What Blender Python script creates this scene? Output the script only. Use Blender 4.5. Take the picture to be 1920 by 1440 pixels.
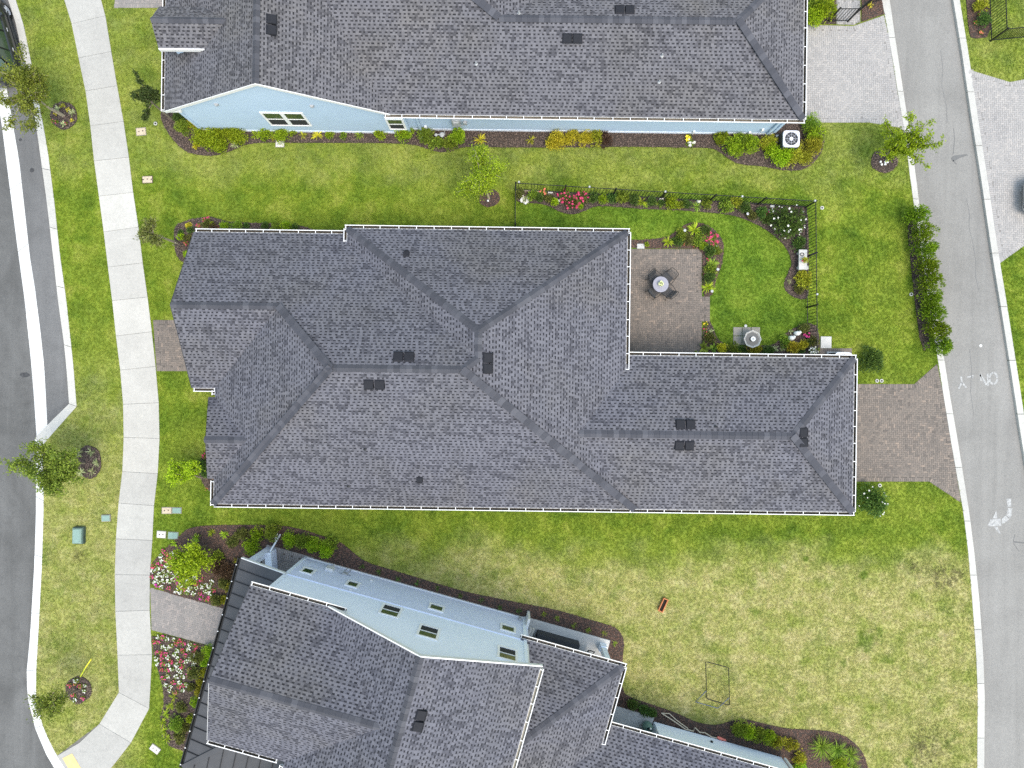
import bpy, math, random
import numpy as np
from mathutils import Vector, Matrix

# ------------------------------------------------------------------ camera, sky, sun, exposure
for o in list(bpy.data.objects):
    bpy.data.objects.remove(o)
sc = bpy.context.scene
COL = sc.collection
FPX, CAMH, ROT = 1297.0, 34.13, 0.75            # focal length in photo pixels, drone height, heading
cam_d = bpy.data.cameras.new('camera')
cam = bpy.data.objects.new('camera', cam_d)
COL.objects.link(cam)
cam.location = (0, 0, CAMH)
cam.rotation_euler = (0, 0, math.radians(ROT))
cam_d.sensor_width = 36.0
cam_d.lens = 36.0 * FPX / 1920.0
cam_d.clip_start = 0.5
cam_d.clip_end = 2000
sc.camera = cam

SUN_EL, SUN_AZ = math.radians(67), math.radians(143)
world = bpy.data.worlds.new('World')
sc.world = world
world.use_nodes = True
wn = world.node_tree
sky = wn.nodes.new('ShaderNodeTexSky')
sky.sky_type = 'NISHITA'
sky.sun_disc = False
sky.sun_elevation = SUN_EL
sky.sun_rotation = SUN_AZ
sky.air_density = 2.2
sky.dust_density = 2.6
sky.ozone_density = 0.0
wn.nodes['Background'].inputs[1].default_value = 0.15
wn.links.new(sky.outputs[0], wn.nodes['Background'].inputs[0])
sun_d = bpy.data.lights.new('sun', 'SUN')
sun_d.energy = 1.2
sun_d.angle = math.radians(30)
sun_d.color = (1.0, 0.94, 0.86)
sun = bpy.data.objects.new('sun', sun_d)
COL.objects.link(sun)
sdir = Vector((math.sin(SUN_AZ) * math.cos(SUN_EL), math.cos(SUN_AZ) * math.cos(SUN_EL), math.sin(SUN_EL)))
sun.rotation_euler = sdir.to_track_quat('Z', 'Y').to_euler()
sun.location = sdir * 60
vs = sc.view_settings
vs.view_transform = 'Standard'
vs.look = 'None'
vs.exposure = 0.98
vs.gamma = 1.0
vs.use_curve_mapping = False
sc.cycles.use_denoising = False
sc.cycles.max_bounces = 6
sc.cycles.diffuse_bounces = 3
sc.cycles.sample_clamp_indirect = 4.0

rng = np.random.default_rng(7)
random.seed(7)

# ------------------------------------------------------------------ coordinates
_ct, _st = math.cos(math.radians(ROT)), math.sin(math.radians(ROT))
def P(px, py, z=0.0):
    """Survey point: photo pixel on the level plane z -> metres (camera looks straight down)."""
    k = (CAMH - z) / FPX
    dx, dy = px - 960.0, py - 720.0
    return ((dx * _ct + dy * _st) * k, (dx * _st - dy * _ct) * k, z)
def P2(px, py, z=0.0):
    return P(px, py, z)[:2]
def PP(lst, z=0.0):
    return [P2(a, b, z) for a, b in lst]
_rb = math.radians(ROT - 15.6)
def B(x, y, z=0.0):
    """bottom house frame -> world"""
    return (x * math.cos(_rb) - y * math.sin(_rb), x * math.sin(_rb) + y * math.cos(_rb), z)

# ------------------------------------------------------------------ node helpers
def mat(name):
    m = bpy.data.materials.new(name)
    m.use_nodes = True
    nt = m.node_tree
    b = nt.nodes['Principled BSDF']
    return m, nt, b
class N:
    """tiny node-graph helper"""
    def __init__(s, nt): s.nt = nt
    def new(s, t, **kw):
        n = s.nt.nodes.new(t)
        for k, v in kw.items(): setattr(n, k, v)
        return n
    def link(s, a, b): s.nt.links.new(a, b)
    def setv(s, sock, v):
        if hasattr(v, 'is_output') or isinstance(v, bpy.types.NodeSocket): s.link(v, sock)
        else: sock.default_value = v
    def pos(s): return s.new('ShaderNodeNewGeometry').outputs['Position']
    def obj(s): return s.new('ShaderNodeTexCoord').outputs['Object']
    def rnd(s): return s.new('ShaderNodeObjectInfo').outputs['Random']
    def attr(s, name): return s.new('ShaderNodeAttribute', attribute_name=name).outputs['Fac']
    def noise(s, scale, detail=3, rough=0.55, vec=None, dist=0.0):
        n = s.new('ShaderNodeTexNoise')
        n.inputs['Scale'].default_value = scale
        n.inputs['Detail'].default_value = detail
        n.inputs['Roughness'].default_value = rough
        n.inputs['Distortion'].default_value = dist
        s.link(vec if vec is not None else s.pos(), n.inputs['Vector'])
        return n.outputs['Fac']
    def ramp(s, fac, stops):
        r = s.new('ShaderNodeValToRGB')
        e = r.color_ramp.elements
        while len(e) < len(stops): e.new(0.5)
        for i, (p, c) in enumerate(stops):
            e[i].position = p
            e[i].color = (c, c, c, 1) if isinstance(c, (int, float)) else (*c, 1)
        s.link(fac, r.inputs[0])
        return r.outputs[0]
    def mix(s, fac, a, b, mode='MIX'):
        m = s.new('ShaderNodeMix', data_type='RGBA', blend_type=mode)
        s.setv(m.inputs[0], fac)
        for sock, v in ((m.inputs[6], a), (m.inputs[7], b)):
            if isinstance(v, (tuple, list)): sock.default_value = (*v[:3], 1)
            elif isinstance(v, (int, float)): sock.default_value = (v, v, v, 1)
            else: s.link(v, sock)
        return m.outputs[2]
    def math(s, op, a, b=0.0, clamp=False):
        m = s.new('ShaderNodeMath', operation=op, use_clamp=clamp)
        s.setv(m.inputs[0], a); s.setv(m.inputs[1], b)
        return m.outputs[0]
    def bump(s, h, strength=0.3, dist=0.02):
        b = s.new('ShaderNodeBump')
        b.inputs['Strength'].default_value = strength
        b.inputs['Distance'].default_value = dist
        s.link(h, b.inputs['Height'])
        return b.outputs[0]
    def mrange(s, v, a, b, c=0.0, d=1.0):
        m = s.new('ShaderNodeMapRange', clamp=True)
        m.interpolation_type = 'SMOOTHSTEP'
        s.link(v, m.inputs[0])
        for i, x in enumerate((a, b, c, d)): m.inputs[i + 1].default_value = x
        return m.outputs[0]
    def sep(s, v):
        x = s.new('ShaderNodeSeparateXYZ'); s.link(v, x.inputs[0]); return x.outputs

def plain(name, col, rough=0.6, metal=0.0, var=0.12, scale=6.0, spec=0.3):
    """paint/plastic/metal with a little mottling and wear"""
    m, nt, b = mat(name); n = N(nt)
    f = n.noise(scale, 5, 0.65)
    c = n.mix(n.ramp(f, [(0.3, 0.0), (0.7, 1.0)]), tuple(x * (1 - var) for x in col), tuple(min(1, x * (1 + var)) for x in col))
    n.link(c, b.inputs['Base Color'])
    n.link(n.ramp(n.noise(scale * 3, 3), [(0.2, max(0.02, rough - 0.1)), (0.8, min(1, rough + 0.1))]), b.inputs['Roughness'])
    b.inputs['Metallic'].default_value = metal
    b.inputs['Specular IOR Level'].default_value = spec
    return m

def leafmat(name, dark, light, flower=False):
    m, nt, b = mat(name); n = N(nt)
    t = n.attr('tone')
    c = n.mix(t, dark, light)
    hv = n.new('ShaderNodeHueSaturation')
    n.link(c, hv.inputs['Color'])
    r = n.rnd()
    n.link(n.math('ADD', n.math('MULTIPLY', r, 0.03), 0.485), hv.inputs['Hue'])
    n.link(n.math('ADD', n.math('MULTIPLY', r, 0.35), 0.83), hv.inputs['Value'])
    n.link(hv.outputs[0], b.inputs['Base Color'])
    b.inputs['Roughness'].default_value = 0.55
    b.inputs['Specular IOR Level'].default_value = 0.25
    tr = n.new('ShaderNodeBsdfTranslucent')
    n.link(hv.outputs[0], tr.inputs[0])
    mx = n.new('ShaderNodeMixShader')
    mx.inputs[0].default_value = 0.3
    n.link(b.outputs[0], mx.inputs[1]); n.link(tr.outputs[0], mx.inputs[2])
    n.link(mx.outputs[0], nt.nodes['Material Output'].inputs[0])
    return m

def concrete(name, base, stain=0.25, warm=0.0):
    m, nt, b = mat(name); n = N(nt)
    p = n.pos()
    f1 = n.noise(0.7, 5, 0.65, p); f2 = n.noise(9, 6, 0.7, p); f3 = n.noise(2.2, 6, 0.75, p, 0.6)
    c = n.mix(n.ramp(f1, [(0.35, 0.0), (0.65, 1.0)]), tuple(x * 0.93 for x in base), tuple(min(1, x * 1.05) for x in base))
    c = n.mix(n.math('MULTIPLY', n.ramp(f3, [(0.52, 0.0), (0.72, 1.0)]), stain), c, tuple(x * 0.45 for x in base))
    c = n.mix(0.18, c, n.ramp(f2, [(0.3, 0.25), (0.7, 0.8)]), 'OVERLAY')
    r = n.rnd()
    c = n.mix(1.0, c, n.mix(r, (0.88, 0.88, 0.87), (1.02, 1.02, 1.0)), 'MULTIPLY')
    n.link(c, b.inputs['Base Color'])
    b.inputs['Roughness'].default_value = 0.9
    n.link(n.bump(n.noise(60, 4), 0.25, 0.006), b.inputs['Normal'])
    return m

def asphalt(name, base, light, blotch):
    m, nt, b = mat(name); n = N(nt)
    p = n.pos()
    f1 = n.noise(0.22, 4, 0.6, p, 0.8); f2 = n.noise(28, 4, 0.8, p); f3 = n.noise(1.6, 6, 0.7, p, 0.5)
    c = n.mix(n.ramp(f1, [(0.33, 0.0), (0.68, 1.0)]), base, light)
    c = n.mix(n.math('MULTIPLY', n.ramp(f3, [(0.5, 0.0), (0.75, 1.0)]), blotch), c, tuple(x * 0.62 for x in base))
    c = n.mix(n.math('MULTIPLY', n.ramp(n.noise(3.3, 5, 0.8, p, 1.0), [(0.6, 0.0), (0.75, 1.0)]), 0.25), c, tuple(min(1, x * 1.35) for x in light))
    mp = n.new('ShaderNodeMapping'); mp.inputs['Scale'].default_value = (1.6, 0.10, 1.0); mp.inputs['Rotation'].default_value = (0, 0, math.radians(-8))
    n.link(p, mp.inputs['Vector'])
    st_ = n.noise(1.0, 5, 0.65, mp.outputs[0])
    c = n.mix(n.math('MULTIPLY', n.ramp(st_, [(0.5, 0.0), (0.7, 1.0)]), 0.35), c, tuple(x * 0.72 for x in base))
    c = n.mix(n.math('MULTIPLY', n.ramp(st_, [(0.3, 1.0), (0.46, 0.0)]), 0.3), c, tuple(min(1, x * 1.22) for x in light))
    c = n.mix(0.45, c, n.ramp(f2, [(0.3, 0.15), (0.7, 0.85)]), 'OVERLAY')
    n.link(c, b.inputs['Base Color'])
    b.inputs['Roughness'].default_value = 0.92
    n.link(n.bump(n.noise(90, 3), 0.4, 0.006), b.inputs['Normal'])
    return m

def tonemat(name, stops, spec=0.2, rough=0.85, grain=0.25, lowtint=None, use_rnd=False, gscale=45, weather=0.0):
    """colour of separate pieces (shingles, pavers, stones) from the piece's own tone"""
    m, nt, b = mat(name); n = N(nt)
    t = n.rnd() if use_rnd else n.attr('tone')
    c = n.ramp(t, stops)
    p = n.pos()
    if lowtint:
        col, amt, sc_ = lowtint
        c = n.mix(n.math('MULTIPLY', n.ramp(n.noise(sc_, 4, 0.6, p), [(0.45, 0.0), (0.7, 1.0)]), amt), c, col, 'MULTIPLY')
    if weather:
        w1 = n.noise(0.17, 5, 0.65, p, 0.6)
        c = n.mix(n.math('MULTIPLY', n.ramp(w1, [(0.5, 0.0), (0.68, 1.0)]), weather), c, (1.08, 1.03, 0.90), 'MULTIPLY')
        w2 = n.noise(0.9, 6, 0.75, p, 1.2)
        c = n.mix(n.math('MULTIPLY', n.ramp(w2, [(0.55, 0.0), (0.75, 1.0)]), weather), c, (0.74, 0.75, 0.76), 'MULTIPLY')
    c = n.mix(grain, c, n.ramp(n.noise(gscale, 3, 0.8, p), [(0.3, 0.2), (0.7, 0.8)]), 'OVERLAY')
    n.link(c, b.inputs['Base Color'])
    b.inputs['Roughness'].default_value = rough
    b.inputs['Specular IOR Level'].default_value = spec
    return m

# ------------------------------------------------------------------ mesh helpers
class MB:
    """collects geometry of ONE part"""
    def __init__(s): s.v = []; s.f = []; s.t = []; s.m = []
    def add(s, verts, faces, tone=0.5, mi=0):
        k = len(s.v)
        s.v.extend([tuple(map(float, a)) for a in verts])
        for f in faces:
            s.f.append(tuple(k + i for i in f)); s.t.append(tone); s.m.append(mi)
        return s
    def box(s, c, size, rz=0.0, tone=0.5, mi=0, taper=1.0):
        cx, cy, cz = c; sx, sy, sz = (a / 2 for a in size)
        co, si = math.cos(rz), math.sin(rz)
        vv = []
        for dz, k in ((-sz, 1.0), (sz, taper)):
            for ax, ay in ((-1, -1), (1, -1), (1, 1), (-1, 1)):
                x, y = ax * sx * k, ay * sy * k
                vv.append((cx + x * co - y * si, cy + x * si + y * co, cz + dz))
        return s.add(vv, [(3, 2, 1, 0), (4, 5, 6, 7), (0, 1, 5, 4), (1, 2, 6, 5), (2, 3, 7, 6), (3, 0, 4, 7)], tone, mi)
    def bbox(s, c, size, rz=0.0, bev=0.01, tone=0.5, mi=0):
        """box with chamfered top edges"""
        cx, cy, cz = c; sx, sy, sz = (a / 2 for a in size)
        co, si = math.cos(rz), math.sin(rz); vv = []
        for dz, k in ((-sz, 0), (sz - bev, 0), (sz, bev)):
            for ax, ay in ((-1, -1), (1, -1), (1, 1), (-1, 1)):
                x, y = ax * (sx - k), ay * (sy - k)
                vv.append((cx + x * co - y * si, cy + x * si + y * co, cz + dz))
        fs = [(8, 9, 10, 11)]
        for r in (0, 4):
            for i in range(4):
                j = (i + 1) % 4
                fs.append((r + i, r + j, r + 4 + j, r + 4 + i))
        return s.add(vv, fs, tone, mi)
    def prism(s, poly, z0, z1, tone=0.5, mi=0, bottom=False):
        n = len(poly)
        a = sum(poly[i][0] * poly[(i + 1) % n][1] - poly[(i + 1) % n][0] * poly[i][1] for i in range(n))
        if a < 0: poly = poly[::-1]
        vv = [(x, y, z0) for x, y in poly] + [(x, y, z1) for x, y in poly]
        fs = [tuple(range(n, 2 * n))] + [(i, (i + 1) % n, n + (i + 1) % n, n + i) for i in range(n)]
        if bottom: fs.append(tuple(range(n - 1, -1, -1)))
        return s.add(vv, fs, tone, mi)
    def tube(s, pts, radii, seg=6, tone=0.5, mi=0, cap=True):
        pts = [Vector(p) for p in pts]
        if isinstance(radii, (int, float)): radii = [radii] * len(pts)
        vv = []; n = len(pts); ref = Vector((0.31, 0.17, 0.94)).normalized()
        for i, p in enumerate(pts):
            d = (pts[min(i + 1, n - 1)] - pts[max(i - 1, 0)]).normalized()
            if abs(d.dot(ref)) > 0.95: ref = Vector((1, 0.1, 0)).normalized()
            a = d.cross(ref).normalized(); b = d.cross(a)
            for k in range(seg):
                t = 2 * math.pi * k / seg
                vv.append(p + (a * math.cos(t) + b * math.sin(t)) * radii[i])
        fs = []
        for i in range(n - 1):
            for k in range(seg):
                j = (k + 1) % seg
                fs.append((i * seg + k, i * seg + j, (i + 1) * seg + j, (i + 1) * seg + k))
        if cap:
            fs.append(tuple(range(seg - 1, -1, -1))); fs.append(tuple((n - 1) * seg + k for k in range(seg)))
        return s.add(vv, fs, tone, mi)
    def lathe(s, c, prof, seg=16, tone=0.5, mi=0, squash=1.0):
        vv = []; n = len(prof)
        for r, z in prof:
            for k in range(seg):
                t = 2 * math.pi * k / seg
                vv.append((c[0] + r * math.cos(t), c[1] + r * math.sin(t) * squash, c[2] + z))
        fs = [(i * seg + k, i * seg + (k + 1) % seg, (i + 1) * seg + (k + 1) % seg, (i + 1) * seg + k) for i in range(n - 1) for k in range(seg)]
        if prof[-1][0] > 1e-4: fs.append(tuple((n - 1) * seg + k for k in range(seg)))
        return s.add(vv, fs, tone, mi)
    def beam(s, a, b, w, h, tone=0.5, mi=0, up=(0, 0, 1)):
        """rectangular bar from a to b, w across, h tall (centred)"""
        a, b = Vector(a), Vector(b); d = (b - a).normalized(); u = Vector(up)
        if abs(d.dot(u)) > 0.99: u = Vector((0, 1, 0))
        x = d.cross(u).normalized() * (w / 2); y = x.cross(d).normalized() * (h / 2)
        vv = [p + x * i + y * j for p in (a, b) for i, j in ((-1, -1), (1, -1), (1, 1), (-1, 1))]
        return s.add(vv, [(0, 1, 2, 3), (7, 6, 5, 4), (0, 4, 5, 1), (1, 5, 6, 2), (2, 6, 7, 3), (3, 7, 4, 0)], tone, mi)

WLOC = {}                                    # world location of every object (parents are never rotated)
def mesh_data(name, v, f, mats, tone=None, mi=None, smooth=False):
    me = bpy.data.meshes.new(name)
    me.from_pydata(v, [], f)
    for m in (mats if isinstance(mats, (list, tuple)) else [mats]): me.materials.append(m)
    if tone is not None:
        a = me.attributes.new('tone', 'FLOAT', 'FACE')
        a.data.foreach_set('value', np.asarray(tone, dtype=np.float32))
    if mi is not None and any(mi): me.polygons.foreach_set('material_index', np.asarray(mi, dtype=np.int32))
    if smooth: me.polygons.foreach_set('use_smooth', np.ones(len(f), dtype=bool))
    me.update()
    return me
def link(o, parent=None, loc=(0, 0, 0)):
    COL.objects.link(o)
    WLOC[o.name] = tuple(loc)
    if parent is not None:
        o.parent = parent
        pl = WLOC[parent.name]
        o.location = tuple(a - b for a, b in zip(loc, pl))
    else:
        o.location = loc
    return o
def tagit(o, label=None, cat=None, group=None, kind=None):
    if label: o['label'] = label
    if cat: o['category'] = cat
    if group: o['group'] = group
    if kind: o['kind'] = kind
    return o
def obj(name, mb, mats, parent=None, label=None, cat=None, group=None, kind=None, smooth=False):
    """one mesh object; its origin goes to the middle of its base"""
    v = np.asarray(mb.v, dtype=float)
    c = np.array([(v[:, 0].min() + v[:, 0].max()) / 2, (v[:, 1].min() + v[:, 1].max()) / 2, v[:, 2].min()])
    me = mesh_data(name, (v - c).tolist(), mb.f, mats, mb.t, mb.m, smooth)
    o = bpy.data.objects.new(name, me)
    link(o, parent, tuple(c))
    return tagit(o, label, cat, group, kind)
def inst(name, me, loc, parent=None, rz=0.0, s=1.0, rot=None):
    o = bpy.data.objects.new(name, me)
    link(o, parent, loc)
    o.rotation_euler = rot if rot is not None else (0, 0, rz)
    o.scale = (s, s, s) if isinstance(s, (int, float)) else s
    return o
def empty(name, loc, label=None, cat=None, group=None):
    o = bpy.data.objects.new(name, None)
    o.empty_display_size = 0.3
    link(o, None, loc)
    return tagit(o, label, cat, group)

def inside(pts, poly):
    """vectorised point in polygon"""
    pts = np.asarray(pts); x, y = pts[:, 0], pts[:, 1]
    r = np.zeros(len(pts), bool); n = len(poly)
    for i in range(n):
        x1, y1 = poly[i]; x2, y2 = poly[(i + 1) % n]
        if y1 == y2: continue
        c = ((y1 > y) != (y2 > y)) & (x < (x2 - x1) * (y - y1) / (y2 - y1) + x1)
        r ^= c
    return r
def smooth_poly(pts, it=2):
    """Chaikin: soft bed outlines"""
    for _ in range(it):
        q = []
        for i in range(len(pts)):
            a, b = pts[i], pts[(i + 1) % len(pts)]
            q += [(0.75 * a[0] + 0.25 * b[0], 0.75 * a[1] + 0.25 * b[1]), (0.25 * a[0] + 0.75 * b[0], 0.25 * a[1] + 0.75 * b[1])]
        pts = q
    return pts
def resample(pl, step):
    pl = [Vector((p[0], p[1], 0)) for p in pl]
    out = []; d = 0.0
    L = sum((pl[i + 1] - pl[i]).length for i in range(len(pl) - 1))
    n = max(1, round(L / step)); st = L / n
    acc = 0.0; i = 0
    for k in range(n + 1):
        t = k * st
        while i < len(pl) - 2 and acc + (pl[i + 1] - pl[i]).length < t - 1e-9:
            acc += (pl[i + 1] - pl[i]).length; i += 1
        seg = (pl[i + 1] - pl[i]).length
        out.append(pl[i].lerp(pl[i + 1], min(1, (t - acc) / max(seg, 1e-9))))
    return [(p.x, p.y) for p in out]
ORD = ['leftmost', 'second', 'third', 'fourth', 'fifth', 'sixth', 'seventh', 'eighth', 'ninth', 'tenth', 'eleventh', 'twelfth',
       'thirteenth', 'fourteenth', 'fifteenth', 'sixteenth', 'seventeenth', 'eighteenth', 'nineteenth', 'twentieth']
# ------------------------------------------------------------------ materials
def lawn_colour(n, blades):
    p = n.pos(); s = n.sep(p); x, y = s[0], s[1]
    big = n.noise(0.30, 4, 0.6, p, 0.2); mid = n.noise(1.1, 6, 0.7, p, 0.0); fine = n.noise(16, 5, 0.85, p); speck = n.noise(24, 4, 0.8, p)
    yy = n.math('ADD', y, n.math('MULTIPLY', n.math('SUBTRACT', big, 0.5), 5.0))
    dry = n.math('MULTIPLY', n.mrange(yy, -7.2, -9.6), n.mrange(x, -11.0, -2.0, 0.0, 1.0))
    verge = n.math('MULTIPLY', n.mrange(x, -17.5, -19.5), n.mrange(yy, 4.0, -6.0, 0.0, 0.75))
    dry = n.math('MAXIMUM', dry, verge)
    top = n.math('MULTIPLY', n.mrange(yy, 9.2, 10.6), 0.25)
    dry = n.math('MAXIMUM', dry, top)
    yard = n.math('MULTIPLY', n.math('MULTIPLY', n.mrange(x, -0.2, 0.4), n.mrange(x, 14.9, 14.4)), n.math('MULTIPLY', n.mrange(y, 0.6, 1.4), n.mrange(y, 9.7, 9.2)))
    pat = n.noise(0.75, 5, 0.62, p, 0.15)
    g = n.ramp(pat, [(0.30, (0.092, 0.170, 0.013)), (0.44, (0.151, 0.241, 0.019)), (0.56, (0.218, 0.302, 0.028)), (0.72, (0.341, 0.386, 0.071))])
    g = n.mix(n.ramp(big, [(0.45, 0.0), (0.62, 0.45)]), g, (0.275, 0.344, 0.045))
    lush = n.ramp(pat, [(0.32, (0.091, 0.180, 0.015)), (0.5, (0.153, 0.261, 0.021)), (0.7, (0.233, 0.331, 0.038))])
    g = n.mix(yard, g, lush)
    d = n.ramp(mid, [(0.28, (0.297, 0.345, 0.083)), (0.47, (0.427, 0.425, 0.147)), (0.70, (0.562, 0.510, 0.265))])
    dn = n.math('MULTIPLY', dry, n.ramp(n.noise(0.8, 5, 0.7, p, 0.3), [(0.32, 0.35), (0.55, 1.0)]))
    c = n.mix(dn, g, d)
    soil = n.math('MULTIPLY', n.ramp(n.noise(1.9, 6, 0.75, p, 1.0), [(0.68, 0.0), (0.74, 1.0)]), n.math('MULTIPLY', dry, 0.3))
    c = n.mix(soil, c, (0.17, 0.14, 0.08))
    patch = n.math('MULTIPLY', n.ramp(n.noise(0.62, 4, 0.5, p, 0.2), [(0.64, 0.0), (0.70, 1.0)]), n.math('MULTIPLY', dry, 0.6))
    c = n.mix(patch, c, (0.15, 0.24, 0.022))
    def spot(px, py, r0, r1):
        x0, y0 = P2(px, py)
        dd = n.math('SQRT', n.math('ADD', n.math('POWER', n.math('SUBTRACT', x, x0), 2.0), n.math('POWER', n.math('SUBTRACT', y, y0), 2.0)))
        dd = n.math('ADD', dd, n.math('MULTIPLY', n.math('SUBTRACT', n.noise(2.2, 4, 0.7, p), 0.5), r1 * 1.6))
        return n.mrange(dd, r1, r0)
    for q in ((1619, 1078, 0.1, 0.32), (1622, 1204, 0.1, 0.75), (1511, 1047, 0.05, 0.2)):
        c = n.mix(n.math('MULTIPLY', spot(*q), 0.8), c, (0.13, 0.22, 0.016))
    scuff = n.ramp(n.noise(3.6, 6, 0.8, p, 1.4), [(0.46, 0.0), (0.58, 1.0)])
    for q in ((1765, 1083, 0.2, 1.1), (1722, 1066, 0.1, 0.7), (1793, 1076, 0.1, 0.6), (152, 1042, 0.1, 0.5), (1740, 1400, 0.3, 1.6)):
        c = n.mix(n.math('MULTIPLY', n.math('MULTIPLY', spot(*q), scuff), 0.75), c, (0.085, 0.07, 0.04))
    straw = n.ramp(speck, [(0.55, 0.0), (0.72, 1.0)])
    c = n.mix(n.math('MULTIPLY', straw, n.math('ADD', n.math('MULTIPLY', dry, 0.4), 0.14)), c, (0.55, 0.53, 0.30))
    c = n.mix(0.28, c, n.ramp(fine, [(0.3, 0.15), (0.7, 0.85)]), 'OVERLAY')
    return c
M = {}
def _lawn(name, blades):
    m, nt, b = mat(name); n = N(nt)
    c = lawn_colour(n, blades)
    if blades:
        c = n.mix(1.0, c, n.ramp(n.attr('tone'), [(0.0, (0.72, 0.78, 0.7)), (1.0, (1.28, 1.22, 1.3))]), 'MULTIPLY')
        tr = n.new('ShaderNodeBsdfTranslucent'); n.link(c, tr.inputs[0])
        mx = n.new('ShaderNodeMixShader'); mx.inputs[0].default_value = 0.35
        n.link(b.outputs[0], mx.inputs[1]); n.link(tr.outputs[0], mx.inputs[2]); n.link(mx.outputs[0], nt.nodes['Material Output'].inputs[0])
    else:
        c = n.mix(1.0, c, (0.8, 0.78, 0.75), 'MULTIPLY')
        n.link(n.bump(n.noise(30, 4, 0.8), 0.8, 0.03), b.inputs['Normal'])
    n.link(c, b.inputs['Base Color'])
    b.inputs['Roughness'].default_value = 0.75
    b.inputs['Specular IOR Level'].default_value = 0.15
    return m
M['lawn'] = _lawn('lawn_soil', False)
M['blade'] = _lawn('grass_blade', True)
M['asphalt'] = asphalt('asphalt_street', (0.085, 0.085, 0.083), (0.14, 0.14, 0.137), 0.4)
M['asphalt_lane'] = asphalt('asphalt_lane', (0.112, 0.112, 0.112), (0.153, 0.153, 0.153), 0.3)
M['asphalt_alley'] = asphalt('asphalt_alley', (0.193, 0.187, 0.176), (0.243, 0.236, 0.222), 0.16)
M['walk'] = concrete('concrete_walk', (0.45, 0.438, 0.41), 0.10)
M['walk_grey'] = concrete('concrete_walk_grey', (0.39, 0.382, 0.362), 0.22)
M['kerb'] = concrete('concrete_kerb', (0.47, 0.46, 0.435), 0.18)
M['kerb_bright'] = concrete('concrete_strip', (0.629, 0.629, 0.625), 0.06)
M['slab'] = concrete('concrete_slab', (0.50, 0.495, 0.485), 0.15)
M['oldslab'] = concrete('concrete_old', (0.270, 0.255, 0.225), 0.7)
M['tactile'] = plain('tactile_yellow', (0.72, 0.52, 0.22), 0.8)
M['joint'] = plain('joint_dark', (0.15, 0.145, 0.13), 0.95)
M['sand'] = plain('joint_sand', (0.104, 0.092, 0.080), 0.95, scale=30)
M['sand_light'] = plain('joint_sand_light', (0.210, 0.199, 0.189), 0.95, scale=30)
M['paver'] = tonemat('brick_paver', [(0.0, (0.120, 0.105, 0.094)), (0.35, (0.172, 0.149, 0.130)), (0.7, (0.205, 0.173, 0.148)), (1.0, (0.29, 0.23, 0.185))], lowtint=((0.80, 0.81, 0.83), 0.55, 0.6))
M['paver_light'] = tonemat('pale_paver', [(0.0, (0.275, 0.266, 0.258)), (0.5, (0.335, 0.322, 0.311)), (1.0, (0.395, 0.372, 0.35))], lowtint=((0.88, 0.88, 0.9), 0.6, 0.5), grain=0.15)
M['paver_mid'] = tonemat('grey_paver', [(0.0, (0.19, 0.18, 0.172)), (0.5, (0.25, 0.232, 0.22)), (1.0, (0.33, 0.29, 0.265))], lowtint=((0.85, 0.85, 0.87), 0.6, 0.6))
M['mulch_soil'] = tonemat('mulch_soil', [(0, (0.055, 0.042, 0.036)), (1, (0.055, 0.042, 0.036))], grain=0.8, gscale=26)
M['chip'] = tonemat('mulch_chip', [(0.0, (0.032, 0.025, 0.022)), (0.45, (0.075, 0.055, 0.047)), (0.8, (0.15, 0.107, 0.088)), (1.0, (0.38, 0.30, 0.245))], grain=0.2)
M['chip_red'] = tonemat('mulch_chip_red', [(0.0, (0.06, 0.036, 0.028)), (0.45, (0.145, 0.086, 0.066)), (0.8, (0.24, 0.15, 0.115)), (1.0, (0.46, 0.33, 0.25))], grain=0.2)
M['shingle'] = tonemat('asphalt_shingle', [(0.0, (0.0177, 0.0182, 0.0229)), (0.3, (0.052, 0.053, 0.0651)), (0.55, (0.0895, 0.0905, 0.1081)), (1.0, (0.148, 0.149, 0.1733))], grain=0.35, lowtint=((0.88, 0.86, 0.77), 0.6, 0.28), weather=0.6)
M['shingle_top'] = tonemat('asphalt_shingle_weathered', [(0.0, (0.0184, 0.0186, 0.0222)), (0.3, (0.0541, 0.0541, 0.0631)), (0.55, (0.0931, 0.0923, 0.1049)), (1.0, (0.1539, 0.152, 0.1680))], grain=0.35, lowtint=((0.88, 0.86, 0.77), 0.6, 0.28), weather=0.6)
M['shingle_low'] = tonemat('asphalt_shingle_newer', [(0.0, (0.0172, 0.0178, 0.0229)), (0.3, (0.0504, 0.0519, 0.0651)), (0.55, (0.0868, 0.0887, 0.1081)), (1.0, (0.1436, 0.146, 0.1733))], grain=0.35, lowtint=((0.88, 0.86, 0.77), 0.6, 0.28), weather=0.6)
M['cap'] = tonemat('ridge_cap_shingle', [(0.0, (0.055, 0.057, 0.068)), (0.6, (0.068, 0.070, 0.083)), (1.0, (0.095, 0.097, 0.112))], grain=0.3, use_rnd=True)
M['vent'] = plain('vent_metal', (0.020, 0.021, 0.026), 0.7, spec=0.15)
M['white'] = plain('white_paint', (0.72, 0.72, 0.71), 0.5, var=0.05)
M['gutter_in'] = plain('gutter_silt', (0.055, 0.047, 0.036), 0.9, var=0.4, scale=9)
M['soffit'] = plain('soffit', (0.6, 0.62, 0.64), 0.8, var=0.03)
M['blue'] = plain('blue_siding', (0.45, 0.575, 0.715), 0.65, var=0.035, scale=1.2)
M['paleblue'] = plain('pale_blue_siding', (0.80, 0.86, 0.95), 0.65, var=0.03, scale=1.2)
M['lavender'] = plain('lavender_siding', (0.70, 0.745, 0.90), 0.65, var=0.03, scale=1.2)
M['grey_wall'] = plain('grey_siding', (0.45, 0.46, 0.47), 0.7, var=0.05, scale=1.2)
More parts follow.
